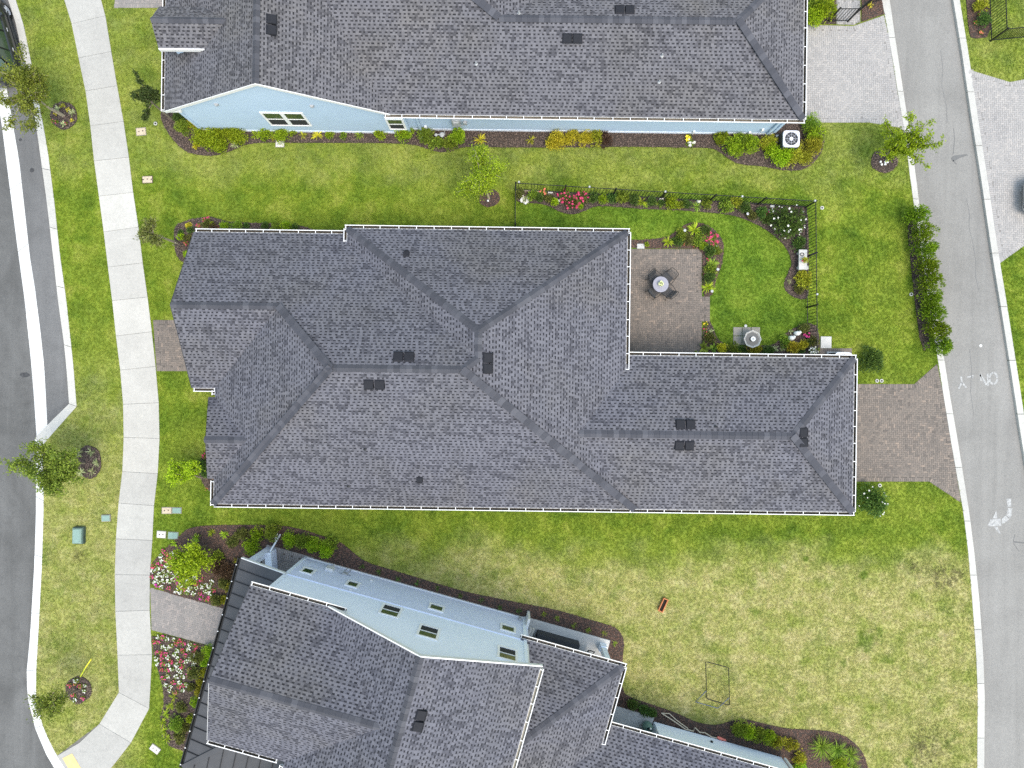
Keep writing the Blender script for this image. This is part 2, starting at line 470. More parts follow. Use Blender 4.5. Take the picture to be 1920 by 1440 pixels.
M['metalroof'] = plain('standing_seam_metal', (0.066, 0.067, 0.072), 0.6, 0.0, var=0.12, scale=1.5, spec=0.3)
M['seam'] = plain('seam_dark', (0.02, 0.021, 0.024), 0.5)
M['black'] = plain('black_metal', (0.014, 0.015, 0.015), 0.45)
M['charcoal'] = plain('charcoal', (0.045, 0.047, 0.052), 0.7)
M['darkglass'] = plain('window_glass', (0.035, 0.062, 0.036), 0.05, var=0.05, spec=0.9)  # reflected lawn green is put into the base colour of the panes
M['trim'] = plain('white_trim', (0.88, 0.88, 0.88), 0.5, var=0.02)
M['screen'] = plain('insect_screen', (0.035, 0.037, 0.04), 0.8)
M['grey_metal'] = plain('grey_metal', (0.40, 0.41, 0.42), 0.45)
M['acwhite'] = plain('ac_enamel', (0.62, 0.63, 0.70), 0.4, var=0.03)
M['acdark'] = plain('ac_coil', (0.05, 0.052, 0.058), 0.6)
M['stone'] = plain('cast_stone', (0.46, 0.455, 0.43), 0.9, var=0.25, scale=14)
M['benchstone'] = plain('bench_stone', (0.50, 0.49, 0.46), 0.8, var=0.12)
M['whitestone'] = plain('white_stone', (0.82, 0.82, 0.80), 0.8, var=0.05)
M['terracotta'] = plain('terracotta', (0.46, 0.17, 0.07), 0.8)
M['soil'] = plain('potting_soil', (0.02, 0.015, 0.012), 0.95)
M['utilgreen'] = plain('utility_green', (0.20, 0.30, 0.265), 0.7, var=0.15, scale=9)
M['utildark'] = plain('utility_green_dark', (0.06, 0.095, 0.085), 0.7)
M['beige'] = plain('beige_box', (0.480, 0.400, 0.296), 0.8, var=0.15, scale=12)
M['boxwhite'] = plain('white_box', (0.592, 0.568, 0.528), 0.75, var=0.08, scale=12)
M['rust'] = plain('dark_plug', (0.07, 0.055, 0.045), 0.8)
M['wood'] = plain('weathered_wood', (0.38, 0.33, 0.25), 0.9, var=0.3, scale=15)
M['bark'] = plain('bark', (0.20, 0.17, 0.13), 0.9, var=0.35, scale=18)
M['barkpale'] = plain('pale_bark', (0.36, 0.31, 0.23), 0.9, var=0.3, scale=18)
M['yellow'] = plain('yellow_guard', (0.78, 0.70, 0.05), 0.5, var=0.05)
M['pink'] = plain('coral_plastic', (0.75, 0.22, 0.17), 0.6)
M['rope'] = plain('pale_rope', (0.55, 0.47, 0.36), 0.9, var=0.2, scale=20)
M['bluesteel'] = plain('blue_steel_tube', (0.12, 0.15, 0.24), 0.5)
M['jade'] = plain('jade_ceramic', (0.12, 0.2, 0.17), 0.25)
M['tabletop'] = plain('frosted_table', (0.28, 0.28, 0.325), 0.35, var=0.08, scale=9)
M['sling'] = plain('sling_fabric', (0.06, 0.062, 0.066), 0.85, var=0.15, scale=30)
M['tar'] = plain('sealed_crack', (0.14, 0.14, 0.138), 0.8)
M['oil'] = plain('oil_stain', (0.05, 0.05, 0.052), 0.6, var=0.4, scale=12)
# leaves: dark / light
LM = dict(
    bright=leafmat('leaf_bright', (0.115, 0.2, 0.01), (0.45, 0.58, 0.03)),
    lime=leafmat('leaf_lime', (0.15, 0.26, 0.008), (0.53, 0.72, 0.03)),
    mid=leafmat('leaf_mid', (0.095, 0.165, 0.018), (0.35, 0.46, 0.05)),
    dark=leafmat('leaf_dark', (0.042, 0.09, 0.02), (0.16, 0.26, 0.05)),
    olive=leafmat('leaf_olive', (0.075, 0.095, 0.02), (0.26, 0.28, 0.07)),
    yellow=leafmat('leaf_yellow', (0.32, 0.3, 0.02), (0.85, 0.76, 0.06)),
    gold=leafmat('leaf_gold', (0.17, 0.19, 0.015), (0.58, 0.58, 0.05)),
    red=leafmat('leaf_russet', (0.06, 0.035, 0.02), (0.20, 0.13, 0.08)),
    pale=leafmat('leaf_pale', (0.20, 0.24, 0.09), (0.55, 0.58, 0.30)),
    tree=leafmat('leaf_tree', (0.08, 0.125, 0.018), (0.31, 0.38, 0.05)),
    treeb=leafmat('leaf_tree_bright', (0.12, 0.21, 0.008), (0.42, 0.58, 0.02)),
    hedge=leafmat('leaf_hedge', (0.085, 0.15, 0.010), (0.33, 0.45, 0.03)),
    treed=leafmat('leaf_tree_dark', (0.028, 0.042, 0.012), (0.09, 0.12, 0.03)))
FM = dict(
    white=plain('petal_white', (0.68, 0.68, 0.63), 0.7, var=0.06),
    red=plain('petal_red', (0.55, 0.055, 0.15), 0.7, var=0.25, scale=9),
    pink=plain('petal_pink', (0.60, 0.06, 0.24), 0.7, var=0.2, scale=9),
    magenta=plain('petal_magenta', (0.55, 0.03, 0.36), 0.7, var=0.2, scale=9),
    coral=plain('petal_coral', (0.72, 0.20, 0.13), 0.7, var=0.2, scale=9),
    yellow=plain('petal_yellow', (0.80, 0.62, 0.04), 0.7, var=0.15, scale=9))

# ------------------------------------------------------------------ ground, roads, kerbs, lawns
LEFT_KERB_IN = [(-60, -330), (-10, -110), (30, 0), (46, 52), (52, 83), (62, 133), (80, 227), (90, 283), (102, 377), (113, 480), (124, 557), (133, 640), (138, 687), (144, 762)]
LEFT_KERB_OUT = [(-74, -330), (-25, -110), (16, 0), (32, 50), (38, 83), (48, 133), (67, 227), (75, 283), (88, 377), (100, 480), (110, 570), (120, 640), (125, 687), (130, 757)]
CHAM_IN = [(144, 762), (90, 823), (82, 833)]
CHAM_OUT = [(130, 757), (86, 800), (66, 822)]
LOW_IN = [(82, 833), (82, 900), (82, 960), (79, 1060), (72, 1193), (68, 1260), (68, 1310), (82, 1367), (107, 1417), (150, 1480), (215, 1560), (300, 1640), (420, 1760)]
LOW_OUT = [(66, 822), (68, 900), (68, 960), (65, 1060), (57, 1193), (50, 1265), (53, 1310), (67, 1367), (90, 1420), (135, 1492), (203, 1575), (290, 1658), (412, 1780)]
STRIP_L = [(-150, -330), (-80, -110), (-45, 0), (-20, 110), (0, 230), (13, 333), (32, 480), (43, 560), (55, 673), (60, 733), (66, 822)]
STRIP_R = [(-128, -330), (-60, -110), (-24, 0), (0, 105), (20, 225), (33, 300), (53, 480), (63, 543), (74, 630), (80, 687), (83, 740), (86, 800)]
ALEY_L_IN = [(1590, -330), (1628, -120), (1653, 0), (1663, 50), (1675, 120), (1685, 185), (1697, 253), (1704, 317), (1713, 383), (1731, 500), (1746, 600), (1757, 667), (1768, 737), (1783, 830), (1806, 960), (1815, 1033), (1822, 1117), (1830, 1227), (1833, 1307), (1832, 1440), (1822, 1640), (1806, 1790)]
ALEY_L_OUT = [(1604, -330), (1642, -120), (1668, 0), (1675, 50), (1687, 130), (1697, 195), (1709, 270), (1716, 325), (1725, 397), (1743, 505), (1758, 603), (1770, 673), (1780, 737), (1796, 830), (1817, 960), (1827, 1040), (1836, 1125), (1843, 1227), (1846, 1307), (1845, 1440), (1835, 1640), (1819, 1790)]
ALEY_R_OUT = [(1730, -330), (1766, -120), (1787, 0), (1803, 97), (1820, 213), (1840, 340), (1853, 430), (1862, 490), (1877, 580), (1897, 707), (1913, 813), (1933, 930), (1950, 1060), (1962, 1200), (1966, 1310), (1965, 1440), (1955, 1640), (1939, 1790)]
ALEY_R_IN = [(1742, -330), (1778, -120), (1799, 0), (1815, 97), (1832, 213), (1852, 340), (1865, 430), (1874, 490), (1889, 580), (1909, 707), (1925, 813), (1946, 930), (1963, 1060), (1975, 1200), (1979, 1310), (1978, 1440), (1968, 1640), (1952, 1790)]

def sheet(name, poly, z, m, kind='structure'):
    b = MB(); b.add([(x, y, z) for x, y in poly], [tuple(range(len(poly)))])
    o = obj(name, b, m, kind=kind)
    nz = o.data.polygons[0].normal.z
    if nz < 0: o.data.flip_normals()
    return o
ROADZ = -0.12
g = MB(); g.add([(-400, -400, -0.16), (400, -400, -0.16), (400, 400, -0.16), (-400, 400, -0.16)], [(0, 1, 2, 3)])
obj('ground', g, M['lawn'], kind='structure')
W_, E_ = -70.0, 70.0
top_l = [P2(a, b) for a, b in LEFT_KERB_OUT]; low_l = [P2(a, b) for a, b in LOW_OUT]
# street on the left (main carriageway) and the parking lane between the strip and the kerb
street = PP(STRIP_L) + PP(LOW_OUT)
street = [(W_, street[0][1])] + street + [(street[-1][0], -60), (W_, -60)]
sheet('street', street, ROADZ, M['asphalt'])
sheet('parking_lane', PP(STRIP_R) + PP(LEFT_KERB_OUT)[::-1], ROADZ, M['asphalt_lane'])
sheet('alley', PP(ALEY_L_OUT) + PP(ALEY_R_OUT)[::-1], ROADZ, M['asphalt_alley'])

def band(name, a, b, z0, z1, m, step, gap=0.012, bright=None, piece='kerb_section', lip=0.0):
    """row of cast sections between two edge lines; every section is a piece of its own"""
    A = PP(a); Bq = PP(b)
    LA = sum(math.dist(A[i], A[i + 1]) for i in range(len(A) - 1))
    n = max(1, round(LA / step))
    k = 4
    ra, rb = resample(A, LA / (n * k)), None
    LB = sum(math.dist(Bq[i], Bq[i + 1]) for i in range(len(Bq) - 1))
    rb = resample(Bq, LB / (n * k))
    nn = min(len(ra), len(rb)) - 1
    base = MB()
    cx = A[0][0]; cy = A[0][1]
    root = empty(name, (A[len(A) // 2][0], A[len(A) // 2][1], z0)); root['kind'] = 'structure'
    for i in range(0, nn, k):
        pa, pb = ra[i:i + k + 1], rb[i:i + k + 1]
        def shrink(pl):
            pl = [Vector((*q, 0)) for q in pl]
            d = (pl[-1] - pl[0]).normalized() * gap
            pl[0] = pl[0] + d; pl[-1] = pl[-1] - d
            return [(q.x, q.y) for q in pl]
        pa, pb = shrink(pa), shrink(pb)
        mb = MB()
        dz = random.uniform(-0.004, 0.004)
        poly = pa + pb[::-1]
        ins = [(x * 1, y) for x, y in poly]
        mb.prism(poly, z0, z1 + dz, bottom=False)
        obj(piece, mb, m, root)
    return root
band('kerb', LEFT_KERB_OUT, LEFT_KERB_IN, -0.15, 0.025, M['kerb'], 2.9)
band('kerb', CHAM_OUT, CHAM_IN, -0.15, 0.026, M['kerb'], 2.2)
band('kerb', LOW_OUT, LOW_IN, -0.15, 0.025, M['kerb_bright'], 2.9)
band('kerb', ALEY_L_OUT, ALEY_L_IN, -0.15, 0.02, M['kerb'], 2.7)
band('kerb', ALEY_R_OUT, ALEY_R_IN, -0.15, 0.02, M['kerb'], 2.7)
band('concrete_strip', STRIP_L, STRIP_R, -0.15, ROADZ + 0.012, M['kerb_bright'], 3.0, piece='strip_section')

# lawns
lawn_main = PP(LEFT_KERB_IN) + PP(CHAM_IN)[1:] + PP(LOW_IN)[1:] + PP(ALEY_L_IN)[::-1]
sheet('lawn', lawn_main, 0.0, M['lawn'])
lawn_right = PP(ALEY_R_IN) + [(E_, PP(ALEY_R_IN)[-1][1]), (E_, PP(ALEY_R_IN)[0][1])]
sheet('lawn', lawn_right, 0.0, M['lawn'])

# sidewalk slabs (left/right end of every joint)
JT = [(112, -30, 178, -45), (135, 45, 198, 30), (148, 109, 209, 97), (161, 171, 220, 161), (170, 236, 232, 228), (177, 302, 242, 295), (186, 368, 250, 361), (195, 435, 260, 426),
      (203, 501, 268, 493), (211, 564, 277, 557), (218, 630, 285, 622), (226, 694, 292, 687), (231.5, 758, 298, 755), (232.5, 820, 299.5, 822), (230, 884, 296, 888), (223, 943, 289, 948),
      (218, 1010, 286, 1013), (216, 1077, 281.5, 1078), (217, 1146, 281, 1144), (221, 1228, 285.5, 1227), (223.5, 1298, 280, 1328), (187, 1357, 246, 1392), (107, 1417, 160, 1496)]
JT = [(88, -125, 152, -145), (60, -225, 122, -245)][::-1] + JT
walk = empty('sidewalk', (*P2(260, 720), -0.08)); walk['kind'] = 'structure'
WALK_POLY = PP([(j[0], j[1]) for j in JT]) + PP([(j[2], j[3]) for j in JT])[::-1]
for i in range(len(JT) - 1):
    a, c = JT[i], JT[i + 1]
    q = [P2(a[0], a[1]), P2(a[2], a[3]), P2(c[2], c[3]), P2(c[0], c[1])]
    dv = Vector((q[3][0] - q[0][0], q[3][1] - q[0][1])).normalized() * 0.007
    dr = Vector((q[2][0] - q[1][0], q[2][1] - q[1][1])).normalized() * 0.007
    q = [(q[0][0] + dv.x, q[0][1] + dv.y), (q[1][0] + dr.x, q[1][1] + dr.y), (q[2][0] - dr.x, q[2][1] - dr.y), (q[3][0] - dv.x, q[3][1] - dv.y)]
    if i == len(JT) - 2:      # curved ramp down to the street
        q = [q[0], q[1], P2(215, 1432), P2(160, 1496), P2(107, 1417), P2(150, 1392)]
    mb = MB(); mb.prism(q, -0.08, 0.03 + random.uniform(-0.003, 0.003))
    obj('slab', mb, M['walk_grey'] if i < 7 or i >= 16 else M['walk'], walk)
mb = MB(); mb.add([(x, y, 0.0) for x, y in [(p[0], p[1]) for p in WALK_POLY]], [tuple(range(len(WALK_POLY)))])
o = obj('joint_bed', mb, M['joint'], walk)
if o.data.polygons[0].normal.z < 0: o.data.flip_normals()
o.location.z += 0.006
mb = MB(); mb.add([(*P2(a, b), 0.038) for a, b in ((118, 1421), (136, 1412), (153, 1440), (136, 1452))], [(0, 1, 2, 3)])
o = obj('tactile_strip', mb, M['tactile'], walk)
if o.data.polygons[0].normal.z < 0: o.data.flip_normals()

# ---------------------------------------------------------------- paved areas
EXCL = []                                    # nothing grows here
def clipf(poly, pts): return inside(pts, poly)
def inset_ok(c, poly, d):
    """True when all four offset samples are inside"""
    pts = [(c[0] + d, c[1]), (c[0] - d, c[1]), (c[0], c[1] + d), (c[0], c[1] - d)]
    return inside(pts, poly).all()
def paving(name, polypx, m, sand, ang, z=0.02, seed=1, soldier=True, label=None, world=None, L=0.2, Wd=0.1, kind='structure', low=0.55):
    poly = world if world is not None else PP(polypx)
    EXCL.append(poly)
    base = MB(); base.prism(poly, -0.06, z - 0.006)
    root = obj(name, base, sand, kind=kind)
    r = np.random.default_rng(seed)
    mb = MB(); V = []; F = []; T = []
    def brick(cx, cy, l, w, a):
        g = 0.0045; h = z + r.uniform(-0.0015, 0.002)
        mb.bbox((cx, cy, h - 0.02), (l - 2 * g, w - 2 * g, 0.04), a, 0.006, tone=float(np.clip(r.beta(3.2, 3.2), 0, 1)))
    xs = [p[0] for p in poly]; ys = [p[1] for p in poly]
    cx0, cy0 = sum(xs) / len(xs), sum(ys) / len(ys)
    R = max(math.dist((cx0, cy0), p) for p in poly)
    co, si = math.cos(ang), math.sin(ang)
    n = int(R / Wd) + 4
    cand = []
    # 90-degree herringbone on a Wd lattice
    for i in range(-n, n):
        for j in range(-n, n):
            k = (i - j) % 4
            if k == 0: cand.append(((i + 1) * Wd, (j + 0.5) * Wd, 0.0))
            elif k == 2: cand.append(((i + 0.5) * Wd, (j) * Wd, 1.0))
    cand = np.array(cand)
    wx = cx0 + cand[:, 0] * co - cand[:, 1] * si; wy = cy0 + cand[:, 0] * si + cand[:, 1] * co
    pts = np.stack([wx, wy], 1)
    d = 0.2 if soldier else 0.05
    ok = inside(pts, poly)
    for ox, oy in ((d, 0), (-d, 0), (0, d), (0, -d)):
        ok &= inside(pts + np.array([ox, oy]), poly)
    for (x, y), c in zip(pts[ok], cand[ok]):
        brick(x, y, L, Wd, ang + (math.pi / 2 if c[2] else 0))
    if soldier:
        m_ = len(poly)
        area = sum(poly[i][0] * poly[(i + 1) % m_][1] - poly[(i + 1) % m_][0] * poly[i][1] for i in range(m_))
        sgn = 1 if area > 0 else -1
        for i in range(m_):
            a, b2 = Vector(poly[i]), Vector(poly[(i + 1) % m_])
            e = b2 - a
            if e.length < 0.3: continue
            k = int(e.length / Wd); u = e.normalized(); nr = Vector((-u.y, u.x)) * sgn
            for q in range(k):
                c = a + u * ((q + 0.5) * e.length / k) + nr * 0.1
                if inside([(c.x, c.y)], poly)[0]: brick(c.x, c.y, Wd, L, math.atan2(u.y, u.x))
    p = obj('pavers', mb, m, root); p['kind'] = 'stuff'
    return root
paving('driveway', [(1575, 720), (1714, 720), (1757, 682), (1768, 737), (1783, 830), (1800, 930), (1801, 942), (1742, 903), (1575, 903)], M['paver'], M['sand'], math.radians(45) * 0, seed=3)
paving('patio', [(1150, 467), (1316, 467), (1316, 556), (1331, 556), (1331, 603), (1316, 603), (1316, 672), (1150, 672)], M['paver'], M['sand'], 0, seed=4)
paving('front_walk', [(287, 600), (420, 600), (420, 696), (294, 696)], M['paver'], M['sand'], 0, seed=5)
paving('driveway', [(1490, 46), (1600, 49), (1657, 29), (1667, 72), (1682, 170), (1697, 253), (1690, 240), (1629, 230), (1490, 230)], M['paver_light'], M['sand_light'], 0, seed=6)
paving('driveway', [(1817, 131), (1893, 154), (1920, 149), (2120, 140), (2120, 400), (1990, 420), (1920, 461), (1874, 494), (1865, 430), (1852, 340), (1832, 213)], M['paver_light'], M['sand_light'], 0, seed=8)
paving('front_walk', None, M['paver_mid'], M['sand_light'], _rb, seed=9, world=[P2(282, 1102), P2(446, 1144), P2(424, 1219), P2(284, 1181)])
paving('front_walk', [(220, -40), (330, -40), (330, 15), (214, 15)], M['paver_mid'], M['sand_light'], 0, seed=10)
paving('porch_floor', None, M['paver_mid'], M['sand'], _rb, seed=11, z=0.09, world=[B(-9.5, -10.85)[:2], B(-7.1, -10.85)[:2], B(-7.1, -12.6)[:2], B(-9.5, -12.6)[:2]])
paving('equipment_pad', [(1528, 653), (1597, 653), (1597, 690), (1528, 690)], M['paver'], M['sand'], 0, seed=12)
paving('garden_step', [(1568, 0), (1613, 0), (1613, 42), (1600, 47), (1568, 46)], M['paver_light'], M['sand_light'], 0, seed=13, soldier=False)
# ------------------------------------------------------------------ house building blocks
EXPO = 0.146                                     # shingle exposure
def face_frame(poly):
    p = [Vector(q) for q in poly]
    n = Vector((0, 0, 0))
    for i in range(len(p)):
        a, b = p[i], p[(i + 1) % len(p)]
        n += Vector(((a.y - b.y) * (a.z + b.z), (a.z - b.z) * (a.x + b.x), (a.x - b.x) * (a.y + b.y)))
    n.normalize()
    if n.z < 0: n = -n
    d = Vector((n.x, n.y, 0))
    d = d.normalized() if d.length > 1e-6 else Vector((0, -1, 0))
    u = Vector((-d.y, d.x, 0))
    v = n.cross(u)
    if v.z < 0: v = -v; u = -u
    return p, n, u, v
def shingle_arrays(poly, r):
    p, n, u, v = face_frame(poly)
    o = p[0]
    uv = [((q - o).dot(u), (q - o).dot(v)) for q in p]
    v0 = min(b for a, b in uv); v1 = max(b for a, b in uv)
    V = []; F = []; T = []
    rows = int(math.ceil((v1 - v0) / EXPO))
    ph = r.uniform(0, 40)
    def quad(pts, tone):
        k = len(V)
        for a, b, h in pts: V.append(o + u * a + v * b + n * h)
        F.append((k, k + 1, k + 2, k + 3)); T.append(tone)
    for i in range(rows):
        va = v0 + i * EXPO; vb = min(va + EXPO, v1); vm = (va + vb) / 2
        xs = []
        for k in range(len(uv)):
            (a1, b1), (a2, b2) = uv[k], uv[(k + 1) % len(uv)]
            if (b1 > vm) != (b2 > vm): xs.append(a1 + (a2 - a1) * (vm - b1) / (b2 - b1))
        xs.sort()
        for a, b in zip(xs[::2], xs[1::2]):
            t = a - r.uniform(0, 0.2)
            while t < b:
                w = r.uniform(0.075, 0.15)
                # runs of darker blended granules
                cl = math.sin(t * 1.3 + ph + i * 0.9) + math.sin(t * 2.9 + i * 1.7 + ph * 2) + 0.8 * math.sin(t * .55 - i * .33 + ph)
                dk = r.random() < 0.24 + 0.13 * cl
                tone = r.uniform(0.36, 0.56) if dk else r.uniform(0.66, 0.95)
                s0, s1 = max(t, a), min(t + w, b)
                if s1 - s0 > 0.005:
                    quad([(s0, va, 0.020), (s1, va, 0.020), (s1, vb, 0.011), (s0, vb, 0.011)], tone)
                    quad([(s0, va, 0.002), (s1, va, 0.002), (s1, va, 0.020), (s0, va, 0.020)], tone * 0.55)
                t += w
                g = r.uniform(0.075, 0.135)
                s0, s1 = max(t, a), min(t + g, b)
                if s1 - s0 > 0.005:
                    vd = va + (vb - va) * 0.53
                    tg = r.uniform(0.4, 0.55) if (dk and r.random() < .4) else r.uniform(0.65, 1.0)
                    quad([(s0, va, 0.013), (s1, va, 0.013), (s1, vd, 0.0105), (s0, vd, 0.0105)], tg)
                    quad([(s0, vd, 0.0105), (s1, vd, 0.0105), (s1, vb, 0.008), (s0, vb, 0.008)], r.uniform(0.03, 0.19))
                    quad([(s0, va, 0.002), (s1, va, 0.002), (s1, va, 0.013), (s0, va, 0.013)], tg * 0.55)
                t += g
    return V, F, T
def roof_part(house, faces, seed=1, name='roof', m='shingle'):
    """deck (one mesh) > shingles (stuff) ; caps are added with ridge()"""
    r = random.Random(seed)
    deck = MB()
    for f in faces:
        p, n, u, v = face_frame(f)
        q = list(f)
        nn = (Vector(q[1]) - Vector(q[0])).cross(Vector(q[2]) - Vector(q[1]))
        ar = Vector((0, 0, 0))
        for i in range(1, len(q) - 1): ar += (Vector(q[i]) - Vector(q[0])).cross(Vector(q[i + 1]) - Vector(q[0]))
        if ar.z < 0: q = q[::-1]
        deck.add(q, [tuple(range(len(q)))], tone=0.5)
        deck.add([(a, b, c - 0.16) for a, b, c in q], [tuple(range(len(q) - 1, -1, -1))], tone=0.5)
    roof = obj(name, deck, M[m], house)
    sh = MB()
    for f in faces:
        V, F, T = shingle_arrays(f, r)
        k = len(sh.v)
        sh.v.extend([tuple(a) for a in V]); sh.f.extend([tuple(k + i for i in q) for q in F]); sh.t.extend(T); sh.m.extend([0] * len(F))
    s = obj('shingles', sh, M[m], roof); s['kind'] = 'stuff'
    roof['faces'] = len(faces)
    return roof
def ridge(roof, a, b, n1, n2, m=None, step=0.25, wing=0.17):
    """cap shingles over a ridge or hip, each a piece of its own; n1, n2 normals of the two planes"""
    a, b = Vector(a), Vector(b)
    if a.z > b.z + 1e-3: a, b = b, a
    d = (b - a).normalized(); L = (b - a).length
    k = max(1, round(L / step)); st = L / k
    ws = []
    for n in (n1, n2):
        w = d.cross(n).normalized()
        ws.append(w)
    up = (n1 + n2).normalized()
    if ws[0].dot(ws[1]) > 0: ws[1] = -ws[1]
    # make each wing run downhill from the ridge
    ws = [(-w if w.z > 0.01 else w) for w in ws] if abs(d.z) < 0.02 else ws
    Lp = st + 0.05
    V = []
    for t, h in ((0, 0.040), (Lp, 0.026)):
        c = d * t + up * h
        V += [ws[0] * wing + c - up * 0.0, c + up * 0.012, ws[1] * wing + c]
    V += [q - up * 0.022 for q in V[:6]]
    F = [(0, 1, 4, 3), (1, 2, 5, 4), (0, 6, 7, 1), (1, 7, 8, 2), (0, 3, 9, 6), (2, 8, 11, 5)]
    me = mesh_data('ridge_cap', [tuple(q) for q in V], F, m or M['cap'])
    # consistent upward normals
    if me.polygons[0].normal.dot(up) < 0: me.flip_normals()
    for i in range(k):
        inst('ridge_cap', me, tuple(a + d * (st * i) + up * random.uniform(0, 0.003)), roof)
def nrm(poly): return face_frame(poly)[1]

def gutter(house, a, b, out, hang=0.78, m_out=None, m_in=None, width=0.17, name='gutter', label=None, ends=True):
    """eaves gutter from a to b; out = horizontal outward direction"""
    a, b, o = Vector(a), Vector(b), Vector((out[0], out[1], 0)).normalized()
    m_out = m_out or M['white']; m_in = m_in or M['gutter_in']
    z = Vector((0, 0, 1))
    prof = [(0.004, 0.004), (0.004, -0.115), (0.12, -0.115), (width, -0.02), (width, 0.0), (width - 0.036, 0.0), (width - 0.036, -0.012), (0.10, -0.105), (0.022, -0.105), (0.022, 0.004)]
    mb = MB(); V = [p + o * x + z * h for p in (a, b) for x, h in prof]; n = len(prof)
    for i in range(n):
        j = (i + 1) % n
        mi = 1 if i in (6, 7, 8) else 0
        if i == 0: mb.add(V, [(i, j, n + j, n + i)], mi=mi)
        else: mb.f.append((i, j, n + j, n + i)); mb.t.append(0.5); mb.m.append(mi)
    if ends:
        for k in (0, n):
            mb.f.append(tuple(k + i for i in (0, 1, 2, 3, 4, 5, 9))); mb.t.append(.5); mb.m.append(0)
    # fascia board behind
    g = obj(name, mb, [m_out, m_in], house)
    d = (b - a); L = d.length; d.normalize()
    k = max(1, round(L / hang))
    hb = MB(); hb.beam(-o * 0.0, o * (width - 0.02), 0.030, 0.012)
    me = mesh_data('hanger', [tuple(q) for q in hb.v], hb.f, m_out)
    for i in range(k + 1):
        t = min(max((i + random.uniform(-0.06, 0.06)) * L / k, 0.05), L - 0.05)
        inst('hanger', me, tuple(a + d * t + z * 0.003), g)
    return g
def fascia(house, a, b, out, m=None, h=0.17, name='fascia', t=0.03, drop=0.17):
    a, b, o = Vector(a), Vector(b), Vector((out[0], out[1], 0)).normalized()
    mb = MB()
    q = [a, b, b + o * t, a + o * t]
    V = [p + Vector((0, 0, 0.022)) for p in q] + [p + Vector((0, 0, -drop)) for p in q]
    mb.add(V, [(0, 1, 2, 3), (7, 6, 5, 4), (0, 4, 5, 1), (1, 5, 6, 2), (2, 6, 7, 3), (3, 7, 4, 0)])
    o_ = obj(name, mb, m or M['white'], house)
    return o_
def siding(house, a, b, outline, m, out, name='wall', expo=0.16, skip=()):
    """lap-sided wall: a->b base line (xy), outline = [(s, z)...] polygon in wall coordinates, out = outward normal"""
    a = Vector((a[0], a[1], 0)); b = Vector((b[0], b[1], 0)); d = (b - a).normalized(); o = Vector((out[0], out[1], 0)).normalized()
    mb = MB()
    mb.add([a + d * s + Vector((0, 0, z)) for s, z in outline], [tuple(range(len(outline)))])
    zmin = min(z for s, z in outline); zmax = max(z for s, z in outline)
    k = int(math.ceil((zmax - zmin) / expo))
    for i in range(k):
        za = zmin + i * expo; zb = min(za + expo, zmax); zm = (za + zb) / 2
        def cut(zz):
            xs = []
            for q in range(len(outline)):
                (s1, z1), (s2, z2) = outline[q], outline[(q + 1) % len(outline)]
                if (z1 > zz) != (z2 > zz): xs.append(s1 + (s2 - s1) * (zz - z1) / (z2 - z1))
            return sorted(xs)
        lo, hi = cut(za + 1e-4), cut(zb - 1e-4)
        if len(lo) < 2 or len(hi) < 2: continue
        P0, P1 = a + d * lo[0], a + d * lo[-1]; Q0, Q1 = a + d * hi[0], a + d * hi[-1]
        Z = lambda q, h, zz: q + o * h + Vector((0, 0, zz))
        mb.add([Z(P0, 0.020, za), Z(P1, 0.020, za), Z(Q1, 0.008, zb), Z(Q0, 0.008, zb)], [(0, 1, 2, 3)])
        mb.add([Z(P0, 0.004, za), Z(P1, 0.004, za), Z(P1, 0.020, za), Z(P0, 0.020, za)], [(0, 1, 2, 3)])
    return obj(name, mb, m, house)
def window(house, c, d, out, w, h, split=True, trim=0.09, green_up=True):
    """window centred at c (x,y,z) on a wall with direction d and outward normal out"""
    d = Vector((d[0], d[1], 0)).normalized(); o = Vector((out[0], out[1], 0)).normalized(); z = Vector((0, 0, 1)); c = Vector(c)
    def slab(mb, s0, s1, z0, z1, h0, h1):
        V = [c + d * s + z * t + o * k for k in (h0, h1) for s, t in ((s0, z0), (s1, z0), (s1, z1), (s0, z1))]
        mb.add(V, [(0, 1, 2, 3), (7, 6, 5, 4), (0, 4, 5, 1), (1, 5, 6, 2), (2, 6, 7, 3), (3, 7, 4, 0)])
    root = MB()
    W, Hh = w / 2, h / 2
    slab(root, -W - trim, W + trim, Hh, Hh + trim, 0.0, 0.050); slab(root, -W - trim, W + trim, -Hh - trim, -Hh, 0.0, 0.055)
    slab(root, -W - trim, -W, -Hh, Hh, 0.0, 0.050); slab(root, W, W + trim, -Hh, Hh, 0.0, 0.050)
    if split: slab(root, -W, W, -0.022, 0.022, 0.0, 0.040)
    win = obj('window', root, M['trim'], house)
    if split:
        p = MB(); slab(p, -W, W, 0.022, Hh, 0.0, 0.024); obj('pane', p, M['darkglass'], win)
        p = MB(); slab(p, -W, W, -Hh, -0.022, 0.0, 0.024); obj('screen', p, M['screen'], win)
    else:
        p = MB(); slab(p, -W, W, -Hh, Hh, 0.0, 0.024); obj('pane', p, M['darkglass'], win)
    return win
def roof_at(faces, x, y):
    best = None
    for f in faces:
        if inside([(x, y)], [(q[0], q[1]) for q in f])[0]:
            p, n, u, v = face_frame(f)
            zz = p[0].z - (n.x * (x - p[0].x) + n.y * (y - p[0].y)) / n.z
            if best is None or zz > best[0]: best = (zz, n, u, v)
    return best
def roof_hit(faces, px, py):
    z = 4.0; hit = None
    for _ in range(12):
        x, y, _z = P(px, py, z)
        hit = roof_at(faces, x, y)
        if hit is None: return None
        z = hit[0]
    return Vector((x, y, z)), hit[1], hit[2], hit[3]
